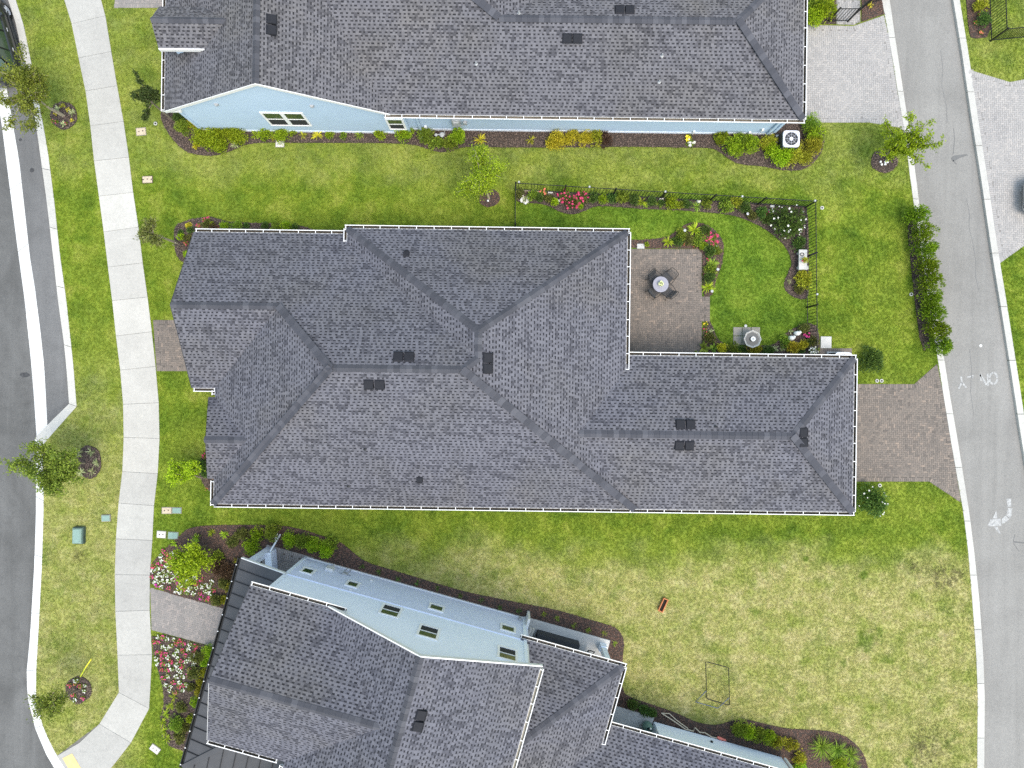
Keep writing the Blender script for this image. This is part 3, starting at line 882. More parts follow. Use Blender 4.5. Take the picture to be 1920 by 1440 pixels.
def box_vent(house, faces, px, py, pair=True, w=0.42, l=0.40):
    """low-profile metal slant-back vent sitting on the shingles"""
    h = roof_hit(faces, px, py)
    if h is None: return
    c, n, u, v = h
    for k in ((-0.5, 0.5) if pair else (0,)):
        q = c + u * k * (w + 0.025) + n * 0.02
        mb = MB()
        hw = w / 2 - 0.03
        V = [q + u * s + v * t + n * hh for s, t, hh in (
            (-w / 2, -l / 2, 0), (w / 2, -l / 2, 0), (w / 2, l / 2, 0), (-w / 2, l / 2, 0),
            (-hw, -l / 2 + 0.02, 0.125), (hw, -l / 2 + 0.02, 0.125), (hw, l / 2 - 0.05, 0.055), (-hw, l / 2 - 0.05, 0.055))]
        mb.add(V, [(4, 5, 6, 7), (0, 1, 5, 4), (1, 2, 6, 5), (2, 3, 7, 6), (3, 0, 4, 7), (0, 3, 2, 1)])
        lip = [q + u * s + v * t + n * hh for s, t, hh in ((-w / 2, -l / 2 - 0.02, 0.11), (w / 2, -l / 2 - 0.02, 0.11), (w / 2, -l / 2 + 0.03, 0.135), (-w / 2, -l / 2 + 0.03, 0.135))]
        mb.add(lip, [(0, 1, 2, 3)])
        obj('roof_vent', mb, M['vent'], house)
def pipe_vent(house, faces, px, py, r=0.04, h=0.3, m=None):
    t = roof_hit(faces, px, py)
    if t is None: return
    c = t[0]
    mb = MB(); mb.lathe(tuple(c - Vector((0, 0, 0.05))), [(r * 2.2, 0.0), (r * 2.2, 0.06), (r * 1.15, 0.10), (r, 0.12), (r, h), (r * .7, h), (r * .7, h - .08)], 10)
    obj('pipe_vent', mb, m or M['charcoal'], house)
def walls(house, foot, z, m, z0=-0.02, name='wall'):
    n = len(foot)
    ar = sum(foot[i][0] * foot[(i + 1) % n][1] - foot[(i + 1) % n][0] * foot[i][1] for i in range(n))
    for i in range(n):
        a, b = Vector(foot[i]), Vector(foot[(i + 1) % n])
        d = (b - a).normalized(); o = Vector((d.y, -d.x)) * (1 if ar > 0 else -1)
        siding(house, a, b, [(0, z0), ((b - a).length, z0), ((b - a).length, z), (0, z)], m, o, name)
    EXCL.append(foot)

# ------------------------------------------------------------------ MAIN HOUSE (grey hip roof in the middle)
main = empty('house', (0.5, 0.5, 0), 'single-storey house under the large grey hip roof in the middle of the photo', 'house')
ze, p7 = 2.75, 0.583
yN, yS, xW, xG, yW1 = 6.70, -5.60, -13.45, -14.51, -0.36
def zN(y): return ze + p7 * (yN - y)
pk = (yN + yW1) / 2; zpk = zN(pk)
J1 = (xW + (yN - pk), pk, zpk)
rid = (yN + yS) / 2; zr = zN(rid)
J2 = (xW + (yN - rid), rid, zr)
xE, z3 = 5.10, 3.0
J3 = (-1.98, rid, zr)
pe = (zr - z3) / (xE - J3[0])
def zE(x): return z3 + pe * (xE - x)
r5 = (-1.39, 2.15, zE(-1.39))
yNw, xNw = 6.90, -7.50
J4y = yN - (r5[2] - ze) / p7
J4 = (-1.39, J4y, r5[2])
vb = (xNw, yN - (z3 - ze) / p7, z3)
Kx = xE + (z3 - ze) / pe
K = (Kx, yS, ze)
gyN = 1.36; gry = (gyN + yS) / 2
Gr1 = (2.93, gry, zE(2.93)); pg = (Gr1[2] - ze) / (gyN - gry)
gx = 15.50; Gr2 = (12.26, gry, Gr1[2])
vg = (xE, gyN - (z3 - ze) / pg, z3)
gN0 = (xE - 0.42, gyN, ze)
fN = [(xG, yN, ze), (xNw, yN, ze), vb, J4, J3, J2, J1, (xG, pk, zpk)]
fW1 = [(xG, yW1, ze), (xG, pk, zpk), J1, (xW, yW1, ze)]
fW = [(xW, yS, ze), (xW, yW1, ze), J1, J2]
fS = [(xW, yS, ze), J2, J3, K]
fE = [(xE, yNw, z3), r5, J4, J3, K, Gr1, vg]
fNN = [(xNw, yNw, z3), (xE, yNw, z3), r5]
fNW = [vb, (xNw, yNw, z3), r5, J4]
fGN = [gN0, (gx, gyN, ze), Gr2, Gr1, vg]
fGS = [K, Gr1, Gr2, (gx, yS, ze)]
fGE = [(gx, gyN, ze), (gx, yS, ze), Gr2]
ya, yb_, yr_ = -0.78, -4.46, -2.62
zp_ = ze + p7 * 1.84; xf, xr_ = -13.76, xW + 1.84
fp0 = [(xf, ya, ze + 0.01), (xf, yb_, ze + 0.01), (-13.40, yr_, zp_)]
fpN = [(xf, ya, ze + 0.01), (-13.40, yr_, zp_), (xr_, yr_, zp_), (xW, ya, ze + 0.01)]
fpS = [(xf, yb_, ze + 0.01), (xW, yb_, ze + 0.01), (xr_, yr_, zp_), (-13.40, yr_, zp_)]
MF = [fN, fW1, fW, fS, fE, fNN, fNW, fGN, fGS, fGE, fp0, fpN, fpS]
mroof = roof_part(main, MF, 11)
nN, nW1, nW, nS, nE, nNN, nNW, nGN, nGS, nGE = (nrm(f) for f in (fN, fW1, fW, fS, fE, fNN, fNW, fGN, fGS, fGE))
for a, b, n1, n2 in (((xG, pk, zpk), J1, nN, nW1), (J1, J2, nN, nW), (J2, J3, nN, nS), ((xW, yS, ze), J2, nW, nS), (K, J3, nS, nE), (J4, J3, nN, nE), (J4, r5, nNW, nE),
                     ((xNw, yNw, z3), r5, nNW, nNN), ((xE, yNw, z3), r5, nNN, nE), (Gr1, Gr2, nGN, nGS), ((gx, gyN, ze), Gr2, nGN, nGE), ((gx, yS, ze), Gr2, nGS, nGE),
                     ((-13.46, yr_, zp_), (xr_, yr_, zp_), nrm(fpN), nrm(fpS))):
    ridge(mroof, a, b, n1, n2)
gutter(main, (xNw - 0.12, yNw, z3), (xE + 0.12, yNw, z3), (0, 1))
gutter(main, (xNw, vb[1] + 0.02, z3), (xNw, yNw, z3), (-1, 0))
gutter(main, (xG + 0.05, yN, ze), (xNw, yN, ze), (0, 1))
gutter(main, (xE, vg[1] + 0.0, z3), (xE, yNw, z3), (1, 0))
gutter(main, (xE + 0.05, gyN, ze), (gx + 0.12, gyN, ze), (0, 1))
gutter(main, (gx, yS, ze), (gx, gyN, ze), (1, 0))
gutter(main, (xW, yS, ze), (gx + 0.12, yS, ze), (0, -1))
gutter(main, (xW, yS - 0.10, ze), (xW, yb_ - 0.1, ze), (-1, 0))
gutter(main, (xW, ya + 0.1, ze), (xW, yW1 - 0.1, ze), (-1, 0))
gutter(main, (xG + 0.05, yW1, ze), (xW, yW1, ze), (0, -1))
fascia(main, (xG, yN, ze), (xG, pk, zpk), (-1, 0), M['charcoal']); fascia(main, (xG, pk, zpk), (xG, yW1, ze), (-1, 0), M['charcoal'])
walls(main, [(-14.1, 6.3), (-14.1, 0.05), (-13.0, 0.05), (-13.0, -5.2), (15.1, -5.2), (15.1, 0.95), (4.7, 0.95), (4.7, 6.5), (-7.1, 6.5), (-7.1, 6.3)][::-1], 2.72, M['grey_wall'])
for px, py, pr in ((757, 671, 1), (702, 719, 1), (1285, 797, 1), (1283, 834, 1), (762, 478, 0), (787, 898, 0), (913, 681, 1), (1504, 820, 1)):
    box_vent(main, MF, px, py, bool(pr), *((0.42, 0.40) if pr else (0.28, 0.26)))
for px, py in ((684, 842), (1003, 829), (1341, 800), (653, 911)): pipe_vent(main, MF, px, py, 0.035, 0.2)

# ------------------------------------------------------------------ BLUE HOUSE (top)
blue = empty('house', (-1.4, 18, 0), 'single-storey pale blue house with grey roof along the top of the photo', 'house')
xw, xr, xe_, y0, zr2 = -15.92, -10.68, -5.70, 12.17, 5.80
pS = 0.375
y1 = y0 + (zr2 - ze) / pS                                     # hidden main ridge, beyond the frame
wy, wz = 15.87, ze + pS * (15.87 - y0)
A0 = (-0.78, wy, wz); A1 = (9.62, wy, wz); ex = 13.02
p2e = 0.25
T0 = (-0.78 - (zr2 - wz) / p2e, y1, zr2)
e2x = -0.78 + (wz - ze) / p2e
yN2 = y1 + (zr2 - ze) / pS
yw2 = wy + (wz - ze) / pS
bW = [(xw, y0, ze), (xr, y0, zr2), (xr, yN2, zr2), (xw, yN2, ze)]
bEs = [(xr, y0, zr2), (xe_, y0, ze), (xr, y1, zr2)]
bEn = [(xr, y1, zr2), (xe_, yN2, ze), (xr, yN2, zr2)]
bS = [(xe_, y0, ze), (ex, y0, ze), A1, A0, T0, (xr, y1, zr2)]
bE = [(ex, y0, ze), (ex, yw2, ze), A1]
bWN = [A0, A1, (ex, yw2, ze), (e2x, yw2, ze)]
bE2 = [A0, (e2x, yw2, ze), (e2x, yN2, ze), T0]
bN = [(xr, y1, zr2), T0, (e2x, yN2, ze), (xe_, yN2, ze)]
dze, dzr, dyr = 4.15, 4.85, 15.25
dx0 = -15.5
dS = [(dx0, 14.35, dze), (xw + (dze - ze) / p7, 14.35, dze), (xw + (dzr - ze) / p7, dyr, dzr), (dx0, dyr, dzr)]
dN = [(dx0, 16.15, dze), (dx0, dyr, dzr), (xw + (dzr - ze) / p7, dyr, dzr), (xw + (dze - ze) / p7, 16.15, dze)]
BF = [bW, bEs, bEn, bS, bE, bWN, bE2, bN, dS, dN]
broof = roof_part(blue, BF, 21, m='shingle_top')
for a, b, n1, n2 in (((xr, y0, zr2), (xr, yN2, zr2), nrm(bW), nrm(bEs)), (A0, A1, nrm(bS), nrm(bWN)), (A0, T0, nrm(bS), nrm(bE2)), ((ex, y0, ze), A1, nrm(bS), nrm(bE)),
                     ((ex, yw2, ze), A1, nrm(bWN), nrm(bE)), ((dx0, dyr, dzr), (xw + (dzr - ze) / p7, dyr, dzr), nrm(dS), nrm(dN))):
    ridge(broof, a, b, n1, n2)
gutter(blue, (xe_ - 0.25, y0, ze), (ex + 0.12, y0, ze), (0, -1), m_in=plain('gutter_leaf_litter', (0.16, 0.14, 0.11), 0.9, var=0.4, scale=9))
gutter(blue, (ex, y0, ze), (ex, yw2, ze), (1, 0))
gutter(blue, (xw, y0, ze), (xw, yN2, ze), (-1, 0))
fascia(blue, (xw, y0, ze), (xr, y0, zr2), (0, -1)); fascia(blue, (xr, y0, zr2), (xe_, y0, ze), (0, -1))
fascia(blue, (dx0, 14.35, dze), (xw + (dze - ze) / p7, 14.35, dze), (0, -1), t=0.06)
mb = MB(); mb.box((xw + 0.35, y0 + 0.12, 2.66), (0.75, 0.24, 0.14)); obj('soffit_return', mb, M['white'], blue)
yg = 12.30
siding(blue, (-15.35, yg), (-5.15, yg), [(0, 0.22), (10.2, 0.22), (10.2, 2.70), (9.7, 2.70), (4.67, 5.75), (0, 2.93)], M['blue'], (0, -1))
siding(blue, (-5.15, 12.48), (12.62, 12.48), [(0, 0.22), (17.77, 0.22), (17.77, 2.72), (0, 2.72)], M['blue'], (0, -1))
siding(blue, (-5.15, 12.48), (-5.15, yg), [(0, 0.22), (0.18, 0.22), (0.18, 2.72), (0, 2.72)], M['blue'], (1, 0))
siding(blue, (12.62, 12.48), (12.62, 19.2), [(0, 0.0), (6.72, 0.0), (6.72, 2.72), (0, 2.72)], M['blue'], (1, 0))
siding(blue, (-15.35, 28), (-15.35, yg), [(0, 0.0), (15.7, 0.0), (15.7, 2.9), (0, 2.9)], M['blue'], (-1, 0))
siding(blue, (-15.1, 16.0), (-15.1, 14.55), [(0, 2.9), (1.45, 2.9), (1.45, 4.1), (0.72, 4.72), (0, 4.1)], M['blue'], (-1, 0), 'dormer_wall')
siding(blue, (-15.1, 14.55), (-13.2, 14.55), [(0, 3.2), (1.9, 4.1), (1.9, 4.12), (0, 4.12)], M['blue'], (0, -1), 'dormer_wall')
mb = MB()
for a, b in (((-15.37, yg), (-5.13, yg)), ((-5.13, 12.48), (12.64, 12.48))):
    L_ = b[0] - a[0]; mb.box(((a[0] + b[0]) / 2, a[1], 0.10), (L_, 0.07, 0.27))
obj('foundation_band', mb, M['paleblue'], blue)
for x, y, h in ((-15.36, yg - 0.005, 2.7), (12.63, 12.475, 2.7)):
    mb = MB(); mb.box((x, y, h / 2 + 0.2), (0.13, 0.13, h - 0.4)); obj('corner_board', mb, M['blue'], blue)
EXCL.append([(-15.3, 12.3), (12.6, 12.3), (12.6, 30), (-15.3, 30)])
def wall_hit(px, py, yw):
    """height where the sight line to a photo pixel meets the wall plane y = yw (house frame)"""
    z = 1.5
    for _ in range(30):
        x, y, _q = P(px, py, z)
        k = (CAMH - z)
        z = CAMH - k * yw / y
    return P(px, py, z)
for px in (517, 556):
    c = wall_hit(px, 222, yg - 0.02); window(blue, (c[0], yg - 0.02, 1.74), (1, 0), (0, -1), 0.80, 1.42)
window(blue, (-5.66, yg - 0.02, 1.30), (1, 0), (0, -1), 0.66, 1.15)
for px, py in ((406, 194), (585, 197)):
    c = wall_hit(px, py, yg); mb = MB(); mb.box((c[0], yg - 0.04, c[2]), (0.17, 0.07, 0.15)); mb.box((c[0], yg - 0.09, c[2] + 0.02), (0.10, 0.06, 0.08)); obj('wall_light', mb, M['grey_metal'], blue)
mb = MB(); mb.box((-4.62, 12.38, 1.35), (0.10, 0.08, 2.3)); mb.beam((-4.62, 12.38, 0.2), (-4.62, 12.0, 0.08), 0.10, 0.08); obj('downspout', mb, M['blue'], blue)
mb = MB(); mb.box((12.35, 12.40, 1.35), (0.10, 0.08, 2.3)); obj('downspout', mb, M['blue'], blue)
c = wall_hit(857, 236, 12.4)
mb = MB(); mb.bbox((c[0], 12.38, 1.35), (0.40, 0.18, 0.75), 0, 0.02); mb.bbox((c[0], 12.28, 1.45), (0.26, 0.1, 0.3), 0, 0.02); mb.box((c[0] + .42, 12.4, 1.2), (.16, .14, .22)); mb.tube([(c[0], 12.40, 1.0), (c[0], 12.40, 0.1)], 0.035); mb.tube([(c[0] + .42, 12.4, 1.1), (c[0] + .3, 12.38, .9), (c[0] + .1, 12.38, .9)], 0.02)
obj('electric_meter', mb, M['grey_metal'], blue)
mb = MB(); c = P(829, 253, 0.4)
mb.lathe((c[0], c[1], 0.28), [(0.02, 0), (0.10, 0.02), (0.12, 0.12), (0.12, 0.2), (0.05, 0.26)], 12); mb.tube([(c[0] - .02, c[1], .0), (c[0] - .02, c[1], .32)], 0.025); mb.tube([(c[0] - .3, c[1], 0), (c[0] - .3, c[1], .45), (c[0], c[1], .45)], 0.022); mb.tube([(c[0] + .13, c[1] + .05, .3), (c[0] + .13, c[1] + .1, .8)], 0.02); mb.lathe((c[0] - .3, c[1], .32), [(.02, 0), (.07, .02), (.07, .1), (.02, .13)], 10)
obj('gas_meter', mb, M['grey_metal'], blue)
for px, py in ((798, 237), (1296, 254), (1402, 252), (1430, 243), (1447, 242)):
    c = wall_hit(px, py, 12.44); mb = MB(); mb.box((c[0], 12.42, max(c[2], .35)), (0.11, 0.1, 0.14)); mb.tube([(c[0], 12.40, max(c[2], .35)), (c[0], 12.38, .05)], 0.012); obj('wall_outlet', mb, M['white'], blue)
for px, py, pr in ((1073, 72, 1), (1171, 21, 1), (508, 47, 1)): box_vent(blue, BF, px, py, True)
for px, py in ((973, 26), (1241, 105), (1236, 154), (893, 120)): pipe_vent(blue, BF, px, py, 0.035, 0.25, M['grey_metal'])

# ------------------------------------------------------------------ TWO-STOREY HOUSE (bottom, turned)
two = empty('house', B(2, -15.5, 0), 'two-storey house with pale wall and dark metal porch roof along the bottom edge', 'house')
BN = B(0, 1)[:2]; BE = B(1, 0)[:2]; BS = B(0, -1)[:2]; BWd = B(-1, 0)[:2]
z2, zk, zw = 5.70, 8.03, 7.60
xW2, xW3, xR, xE2 = -8.13, -4.82, -0.56, 4.25
yn, ym, yq, ybk = -10.86, -14.07, -17.45, -24.0
V1 = (-1.35, ym, zw)
tN = [B(xW2, yn, z2), B(xW3, yn, z2), B(*V1), B(xW2, ym, zw)]
tS = [B(xW2, ym, zw), B(*V1), B(xW3, yq, z2), B(xW2, yq, z2)]
tMW = [B(xW3, yn, z2), B(xR, yn, zk), B(xR, ybk, zk), B(xW3, ybk, z2), B(xW3, yq, z2), B(*V1)]
tME = [B(xR, yn, zk), B(xE2, yn, z2), B(xE2, ybk, z2), B(xR, ybk, zk)]
zl, pl = 3.1, 0.43
lx, ly = 8.22, -10.87
hx = 3.65
lh = (hx, ly - (lx - hx), zl + pl * (lx - hx))
gy = -13.70
vy = gy - (zl - ze) / pl
gr = (lx - (4.34 - zl) / pl, -17.40, 4.34)          # garage ridge meets the porch roof
lN = [B(3.46, ly, zl), B(lx, ly, zl), B(*lh), B(hx - .19, ly - (lx - hx), zl + pl * (lx - hx))]
lE = [B(lx, ly, zl), B(lx, vy, zl), B(*gr), B(gr[0], -20, 4.34 + 0.0), B(hx, -20, zl + pl * (lx - hx)), B(*lh)]
lE = [B(lx, ly, zl), B(lx, vy, zl), B(gr[0], vy - (lx - gr[0]), 4.34), B(hx, vy - (lx - hx), lh[2]), B(*lh)]
gx2 = 18.1; gq = -21.1; ga = gx2 - 3.7
gN = [B(lx - .0, gy, ze), B(gx2, gy, ze), B(ga, -17.4, 4.34), B(gr[0], -17.4, 4.34), B(lx, vy, zl)]
gS = [B(gr[0], -17.4, 4.34), B(ga, -17.4, 4.34), B(gx2, gq, ze), B(gr[0], gq, ze)]
gE = [B(gx2, gy, ze), B(gx2, gq, ze), B(ga, -17.4, 4.34)]
TF = [tN, tS, tMW, tME, lN, lE, gN, gS, gE]
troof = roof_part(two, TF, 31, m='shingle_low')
for a, b, n1, n2 in ((B(xW2, ym, zw), B(*V1), nrm(tN), nrm(tS)), (B(xR, yn, zk), B(xR, ybk, zk), nrm(tMW), nrm(tME)), (B(lx, ly, zl), B(*lh), nrm(lN), nrm(lE)),
                     (B(gr[0], -17.4, 4.34), B(ga, -17.4, 4.34), nrm(gN), nrm(gS)), (B(gx2, gy, ze), B(ga, -17.4, 4.34), nrm(gN), nrm(gE))):
    ridge(troof, a, b, n1, n2)
leafy = plain('gutter_grit', (0.10, 0.088, 0.07), 0.9, var=0.4, scale=9)
gutter(two, B(xW2, yn, z2), B(-4.05, yn, z2), BN, m_in=leafy)
gutter(two, B(xW2, yq, z2), B(xW3 - .3, yq, z2), BS)
gutter(two, B(xE2, yn - 0.08, z2), B(xE2, ybk, z2), BE, m_in=plain('gutter_pale_grit', (0.30, 0.28, 0.23), 0.9, var=0.3))
gutter(two, B(xW3, yq - .2, z2), B(xW3, ybk, z2), BWd)
gutter(two, B(3.40, ly, zl), B(lx + 0.13, ly, zl), BN, m_in=leafy)
gutter(two, B(lx, ly, zl), B(lx, vy, zl), BE)
gutter(two, B(lx + 0.1, gy, ze), B(gx2 + 0.1, gy, ze), BN, m_in=leafy)
gutter(two, B(gx2, gy, ze), B(gx2, gq, ze), BE)
fascia(two, B(xW3, yn, z2), B(xR, yn, zk), BN, t=0.05); fascia(two, B(xR, yn, zk), B(xE2 + 0.08, yn, z2), BN, t=0.05)
fascia(two, B(xW2, yn, z2), B(xW2, ym, zw), BWd, M['charcoal']); fascia(two, B(xW2, ym, zw), B(xW2, yq, z2), BWd, M['white'], t=0.012)
yb = -10.96; wl, wr = -7.46, 3.66
def bw(x, y=yb): return B(x, y)[:2]
siding(two, bw(wl), bw(wr), [(0, 0.1), (wr - wl, 0.1), (wr - wl, 2.95), (0, 2.95)], M['lavender'], BN, expo=0.14)
xo = -wl
siding(two, bw(wl), bw(wr), [(0, 3.12), (wr - wl, 3.12), (wr - wl, 5.93), (xR - wl, 7.95), (xW3 + 0.4 - wl, 5.83), (xW3 + .1 - wl, 5.66), (0, 5.66)], M['paleblue'], BN, expo=0.18)
mb = MB(); mb.beam(B(wl - .03, yb + 0.015, 3.035), B(wr + .03, yb + 0.015, 3.035), 0.09, 0.17); obj('belly_band', mb, M['lavender'], two)
mb = MB(); mb.beam(B(wl - .05, yb + 0.01, 0.08), B(wr + .05, yb + 0.01, 0.08), 0.10, 0.16); obj('foundation_band', mb, M['white'], two)
for x in (wl, wr):
    mb = MB(); mb.beam(B(x, yb, 0.1), B(x, yb, 5.6), 0.14, 0.14, up=(*BN, 0)); obj('corner_board', mb, M['paleblue'], two)
siding(two, bw(wl, -17.3), bw(wl, yb), [(0, 0.1), (6.34, 0.1), (6.34, 5.66), (3.2, 7.5), (0, 5.66)], M['paleblue'], BWd)
siding(two, bw(wr, yb), bw(wr, -23.8), [(0, 0.1), (12.8, 0.1), (12.8, 5.66), (0, 5.66)], M['paleblue'], BE)
siding(two, bw(xW3 + .6, -23.8), bw(xW3 + .6, -17.3), [(0, 0.1), (6.5, 0.1), (6.5, 5.66), (0, 5.66)], M['paleblue'], BWd)
siding(two, bw(wl, -17.3), bw(xW3 + .6, -17.3), [(0, 0.1), (3.24, 0.1), (3.24, 5.66), (0, 5.66)], M['paleblue'], BS)
def bhit(px, py, yw=yb):
    """sight line meets the wall plane y = yw of the turned house"""
    z = 2.0
    for _ in range(40):
        x, y, _q = P(px, py, z)
        xb = x * math.cos(-_rb) - y * math.sin(-_rb); ybb = x * math.sin(-_rb) + y * math.cos(-_rb)
        z = CAMH - (CAMH - z) * yw / ybb
    return xb, z
for px, py, w, h, sp in ((577, 1072, .42, .62, 0), (661, 1097, .42, .62, 0), (818, 1141, .55, .62, 0), (952, 1180, .55, .62, 0), (732, 1147, .72, 1.12, 1), (803, 1187, .72, 1.12, 1), (951, 1228, .68, 1.12, 1)):
    x, z = bhit(px, py); window(two, B(x, yb + 0.02, z), BE, BN, w, h, bool(sp), 0.10)
x, z = bhit(618, 1069)
mb = MB(); mb.beam(B(x, yb + .07, z - .25), B(x, yb + .07, z + .2), 0.36, 0.14, up=(*BN, 0)); mb.tube([B(x, yb + .06, z - .3), B(x, yb + .06, .1)], 0.035); obj('electric_meter', mb, M['white'], two)
x, z = bhit(646, 1078)
mb = MB(); mb.beam(B(x, yb + .06, z - .12), B(x, yb + .06, z + .12), 0.2, 0.1, up=(*BN, 0)); mb.tube([B(x + .1, yb + .05, z), B(x + .1, yb + .05, .1)], 0.015); mb.tube([B(x - .1, yb + .05, z), B(x - .1, yb + .05, .1)], 0.015); mb.tube([B(x + .3, yb + .05, z), B(x - .3, yb + .05, z)], 0.015); obj('hose_bib', mb, M['grey_metal'], two)
for px, py in ((696, 1090), (658, 1108)):
    x, z = bhit(px, py); mb = MB(); mb.beam(B(x, yb + .05, z - .05), B(x, yb + .05, z + .05), 0.12, 0.08, up=(*BN, 0)); obj('wall_light', mb, M['white'], two)
x, z = bhit(974, 1163); mb = MB(); mb.beam(B(x, yb + .07, z - .12), B(x, yb + .07, z + .12), 0.14, 0.12, up=(*BN, 0)); obj('wall_light', mb, M['grey_metal'], two)
mb = MB(); mb.beam(B(wr + .12, yb - .05, 3.3), B(wr + .12, yb - .05, 5.55), 0.09, 0.07, up=(*BN, 0)); obj('downspout', mb, M['white'], two)
# white privacy wing beside the covered patio
mb = MB(); mb.beam(B(3.80, -10.97, 0.6), B(3.80, -10.55, 0.6), 0.12, 1.3); obj('wing_wall', mb, M['white'], two)
mb = MB(); mb.beam(B(3.80, -10.97, 1.2), B(3.80, -12.2, 1.2), 0.10, 2.4); obj('wing_wall', mb, M['lavender'], two)
# covered patio slab, column, recessed court
mb = MB(); mb.prism([B(3.66, -10.86)[:2], B(8.05, -10.86)[:2], B(8.05, -13.8)[:2], B(3.66, -13.8)[:2]], -0.05, 0.10); obj('patio_slab', mb, M['slab'], two)
mb = MB(); mb.beam(B(7.75, -11.25, 0.1), B(7.75, -11.25, 2.95), 0.26, 0.26, up=(*BN, 0)); mb.beam(B(7.75, -11.25, 0.1), B(7.75, -11.25, .5), 0.34, 0.34, up=(*BN, 0)); obj('column', mb, M['paleblue'], two)
mb = MB(); mb.prism([B(8.3, -13.90)[:2], B(11.15, -13.90)[:2], B(11.15, -17)[:2], B(8.3, -17)[:2]], -0.05, 0.10); obj('patio_slab', mb, M['slab'], two)
siding(two, bw(11.2, -14.14), bw(17.7, -14.14), [(0, 0.1), (6.5, 0.1), (6.5, 2.7), (0, 2.7)], M['paleblue'], BN, expo=0.18)
siding(two, bw(11.2, -16.8), bw(11.2, -14.14), [(0, 0.1), (2.66, 0.1), (2.66, 2.7), (0, 2.7)], M['paleblue'], BWd)
siding(two, bw(17.7, -14.14), bw(17.7, -20.9), [(0, 0.1), (6.76, 0.1), (6.76, 2.7), (0, 2.7)], M['paleblue'], BE)
siding(two, bw(3.66, -13.9), bw(8.0, -13.9), [(0, 0.1), (4.34, 0.1), (4.34, 2.9), (0, 2.9)], M['paleblue'], BN)
siding(two, bw(8.0, -16.8), bw(11.2, -16.8), [(0, 0.1), (3.2, 0.1), (3.2, 2.7), (0, 2.7)], M['paleblue'], BN)
siding(two, bw(xW3 + .6, -23.8), bw(wr, -23.8), [(0, 0.1), (wr - xW3 - .6, 0.1), (wr - xW3 - .6, 5.93), (xR - xW3 - .6, 7.95), (0, 5.9)], M['paleblue'], BS)
siding(two, bw(wr, -20.9), bw(17.7, -20.9), [(0, 0.1), (17.7 - wr, 0.1), (17.7 - wr, 2.7), (0, 2.7)], M['paleblue'], BS)
mb = MB(); mb.beam(B(17.78, -14.05, .3), B(17.78, -14.05, 2.6), .1, .09, up=(*BN, 0)); obj('downspout', mb, M['white'], two)
x, z = bhit(1334, 1392, -14.12); mb = MB(); mb.beam(B(x, -14.08, z - .05), B(x, -14.08, z + .05), .1, .07, up=(*BN, 0)); obj('hose_bib', mb, M['black'], two)
EXCL.append([B(*q)[:2] for q in ((wl, yb), (8.0, yb), (8.0, -13.9), (17.7, -14.14), (17.7, -26), (wl, -26))])
# standing-seam porch roof
xa, za, pm = -9.66, 2.90, 0.2
def zm_(d): return za + pm * d
mW = [B(xa, -10.87, za), B(xa, -20.65, za), B(xa + 3.55, -17.1, zm_(3.55)), B(wl - .0, -17.1, zm_(wl - xa)), B(wl, -10.87, zm_(wl - xa))]
mS = [B(xa, -20.65, za), B(-4.3, -20.65, za), B(-4.3, -17.1, zm_(3.55)), B(xa + 3.55, -17.1, zm_(3.55))]
mb = MB()
for f in (mW, mS):
    mb.add(f, [tuple(range(len(f)))]); mb.add([(a, b, c - 0.06) for a, b, c in f], [tuple(range(len(f) - 1, -1, -1))])
proof = obj('porch_roof', mb, M['metalroof'], two)
k = 0; y = -11.35
while y > -20.4:
    xt = min(wl - 0.02, xa + (y + 20.65)) if y > -17.1 else xa + (y + 20.65)
    if y <= -17.1: xt = xa + (y + 20.65)
    xt = max(min(xt, xa + 3.5), xa + 0.1)
    if y > -17.1: xt = wl
    mb = MB(); mb.beam(B(xa, y, za + 0.02), B(xt, y, zm_(xt - xa) + 0.02), 0.028, 0.05); obj('seam', mb, M['seam'], proof); y -= 0.57
x = xa + 0.5
while x < -4.4:
    yt = min(-20.65 + (x - xa), -17.1)
    mb = MB(); mb.beam(B(x, -20.65, za + 0.02), B(x, yt, zm_(yt + 20.65) + 0.02), 0.028, 0.05); obj('seam', mb, M['seam'], proof); x += 0.57
mb = MB(); mb.beam(B(xa, -20.65, za + .03), B(xa + 3.55, -17.1, zm_(3.55) + .03), 0.24, 0.04); obj('hip_cap', mb, M['metalroof'], proof)
fascia(two, B(xa, -10.87, za), B(wl, -10.87, zm_(wl - xa)), BN, t=0.04)
gutter(two, B(xa, -10.87, za), B(xa, -20.7, za), BWd, m_out=M['black'], m_in=M['black'], hang=99)
for i in range(13):
    y = -11.2 - i * 0.78
    mb = MB(); mb.beam(B(xa - .13, y - .02, za + .012), B(xa - .13, y + .02, za + .012), 0.05, 0.02); obj('bracket', mb, M['white'], two)
for y in (-11.1, -14.3, -17.2, -20.2):
    mb = MB(); mb.beam(B(xa + .35, y, 0.05), B(xa + .35, y, 2.8), 0.3, 0.3, up=(*BN, 0)); obj('column', mb, M['lavender'], two)
mb = MB(); mb.prism([B(-9.5, -12.6)[:2], B(-7.4, -12.6)[:2], B(-7.4, -20.4)[:2], B(-9.5, -20.4)[:2]], -0.05, 0.10); obj('porch_slab', mb, M['slab'], two)
mb = MB(); mb.beam(B(-9.15, -10.55, .05), B(-9.15, -10.20, .03), .1, .08); obj('downspout', mb, M['white'], two)
for px, py in ((785, 1350),): box_vent(two, TF, px, py, True)
for px, py in ((446, 1390), (463, 1385)):
    pipe_vent(two, TF, px, py, 0.04, 0.25)
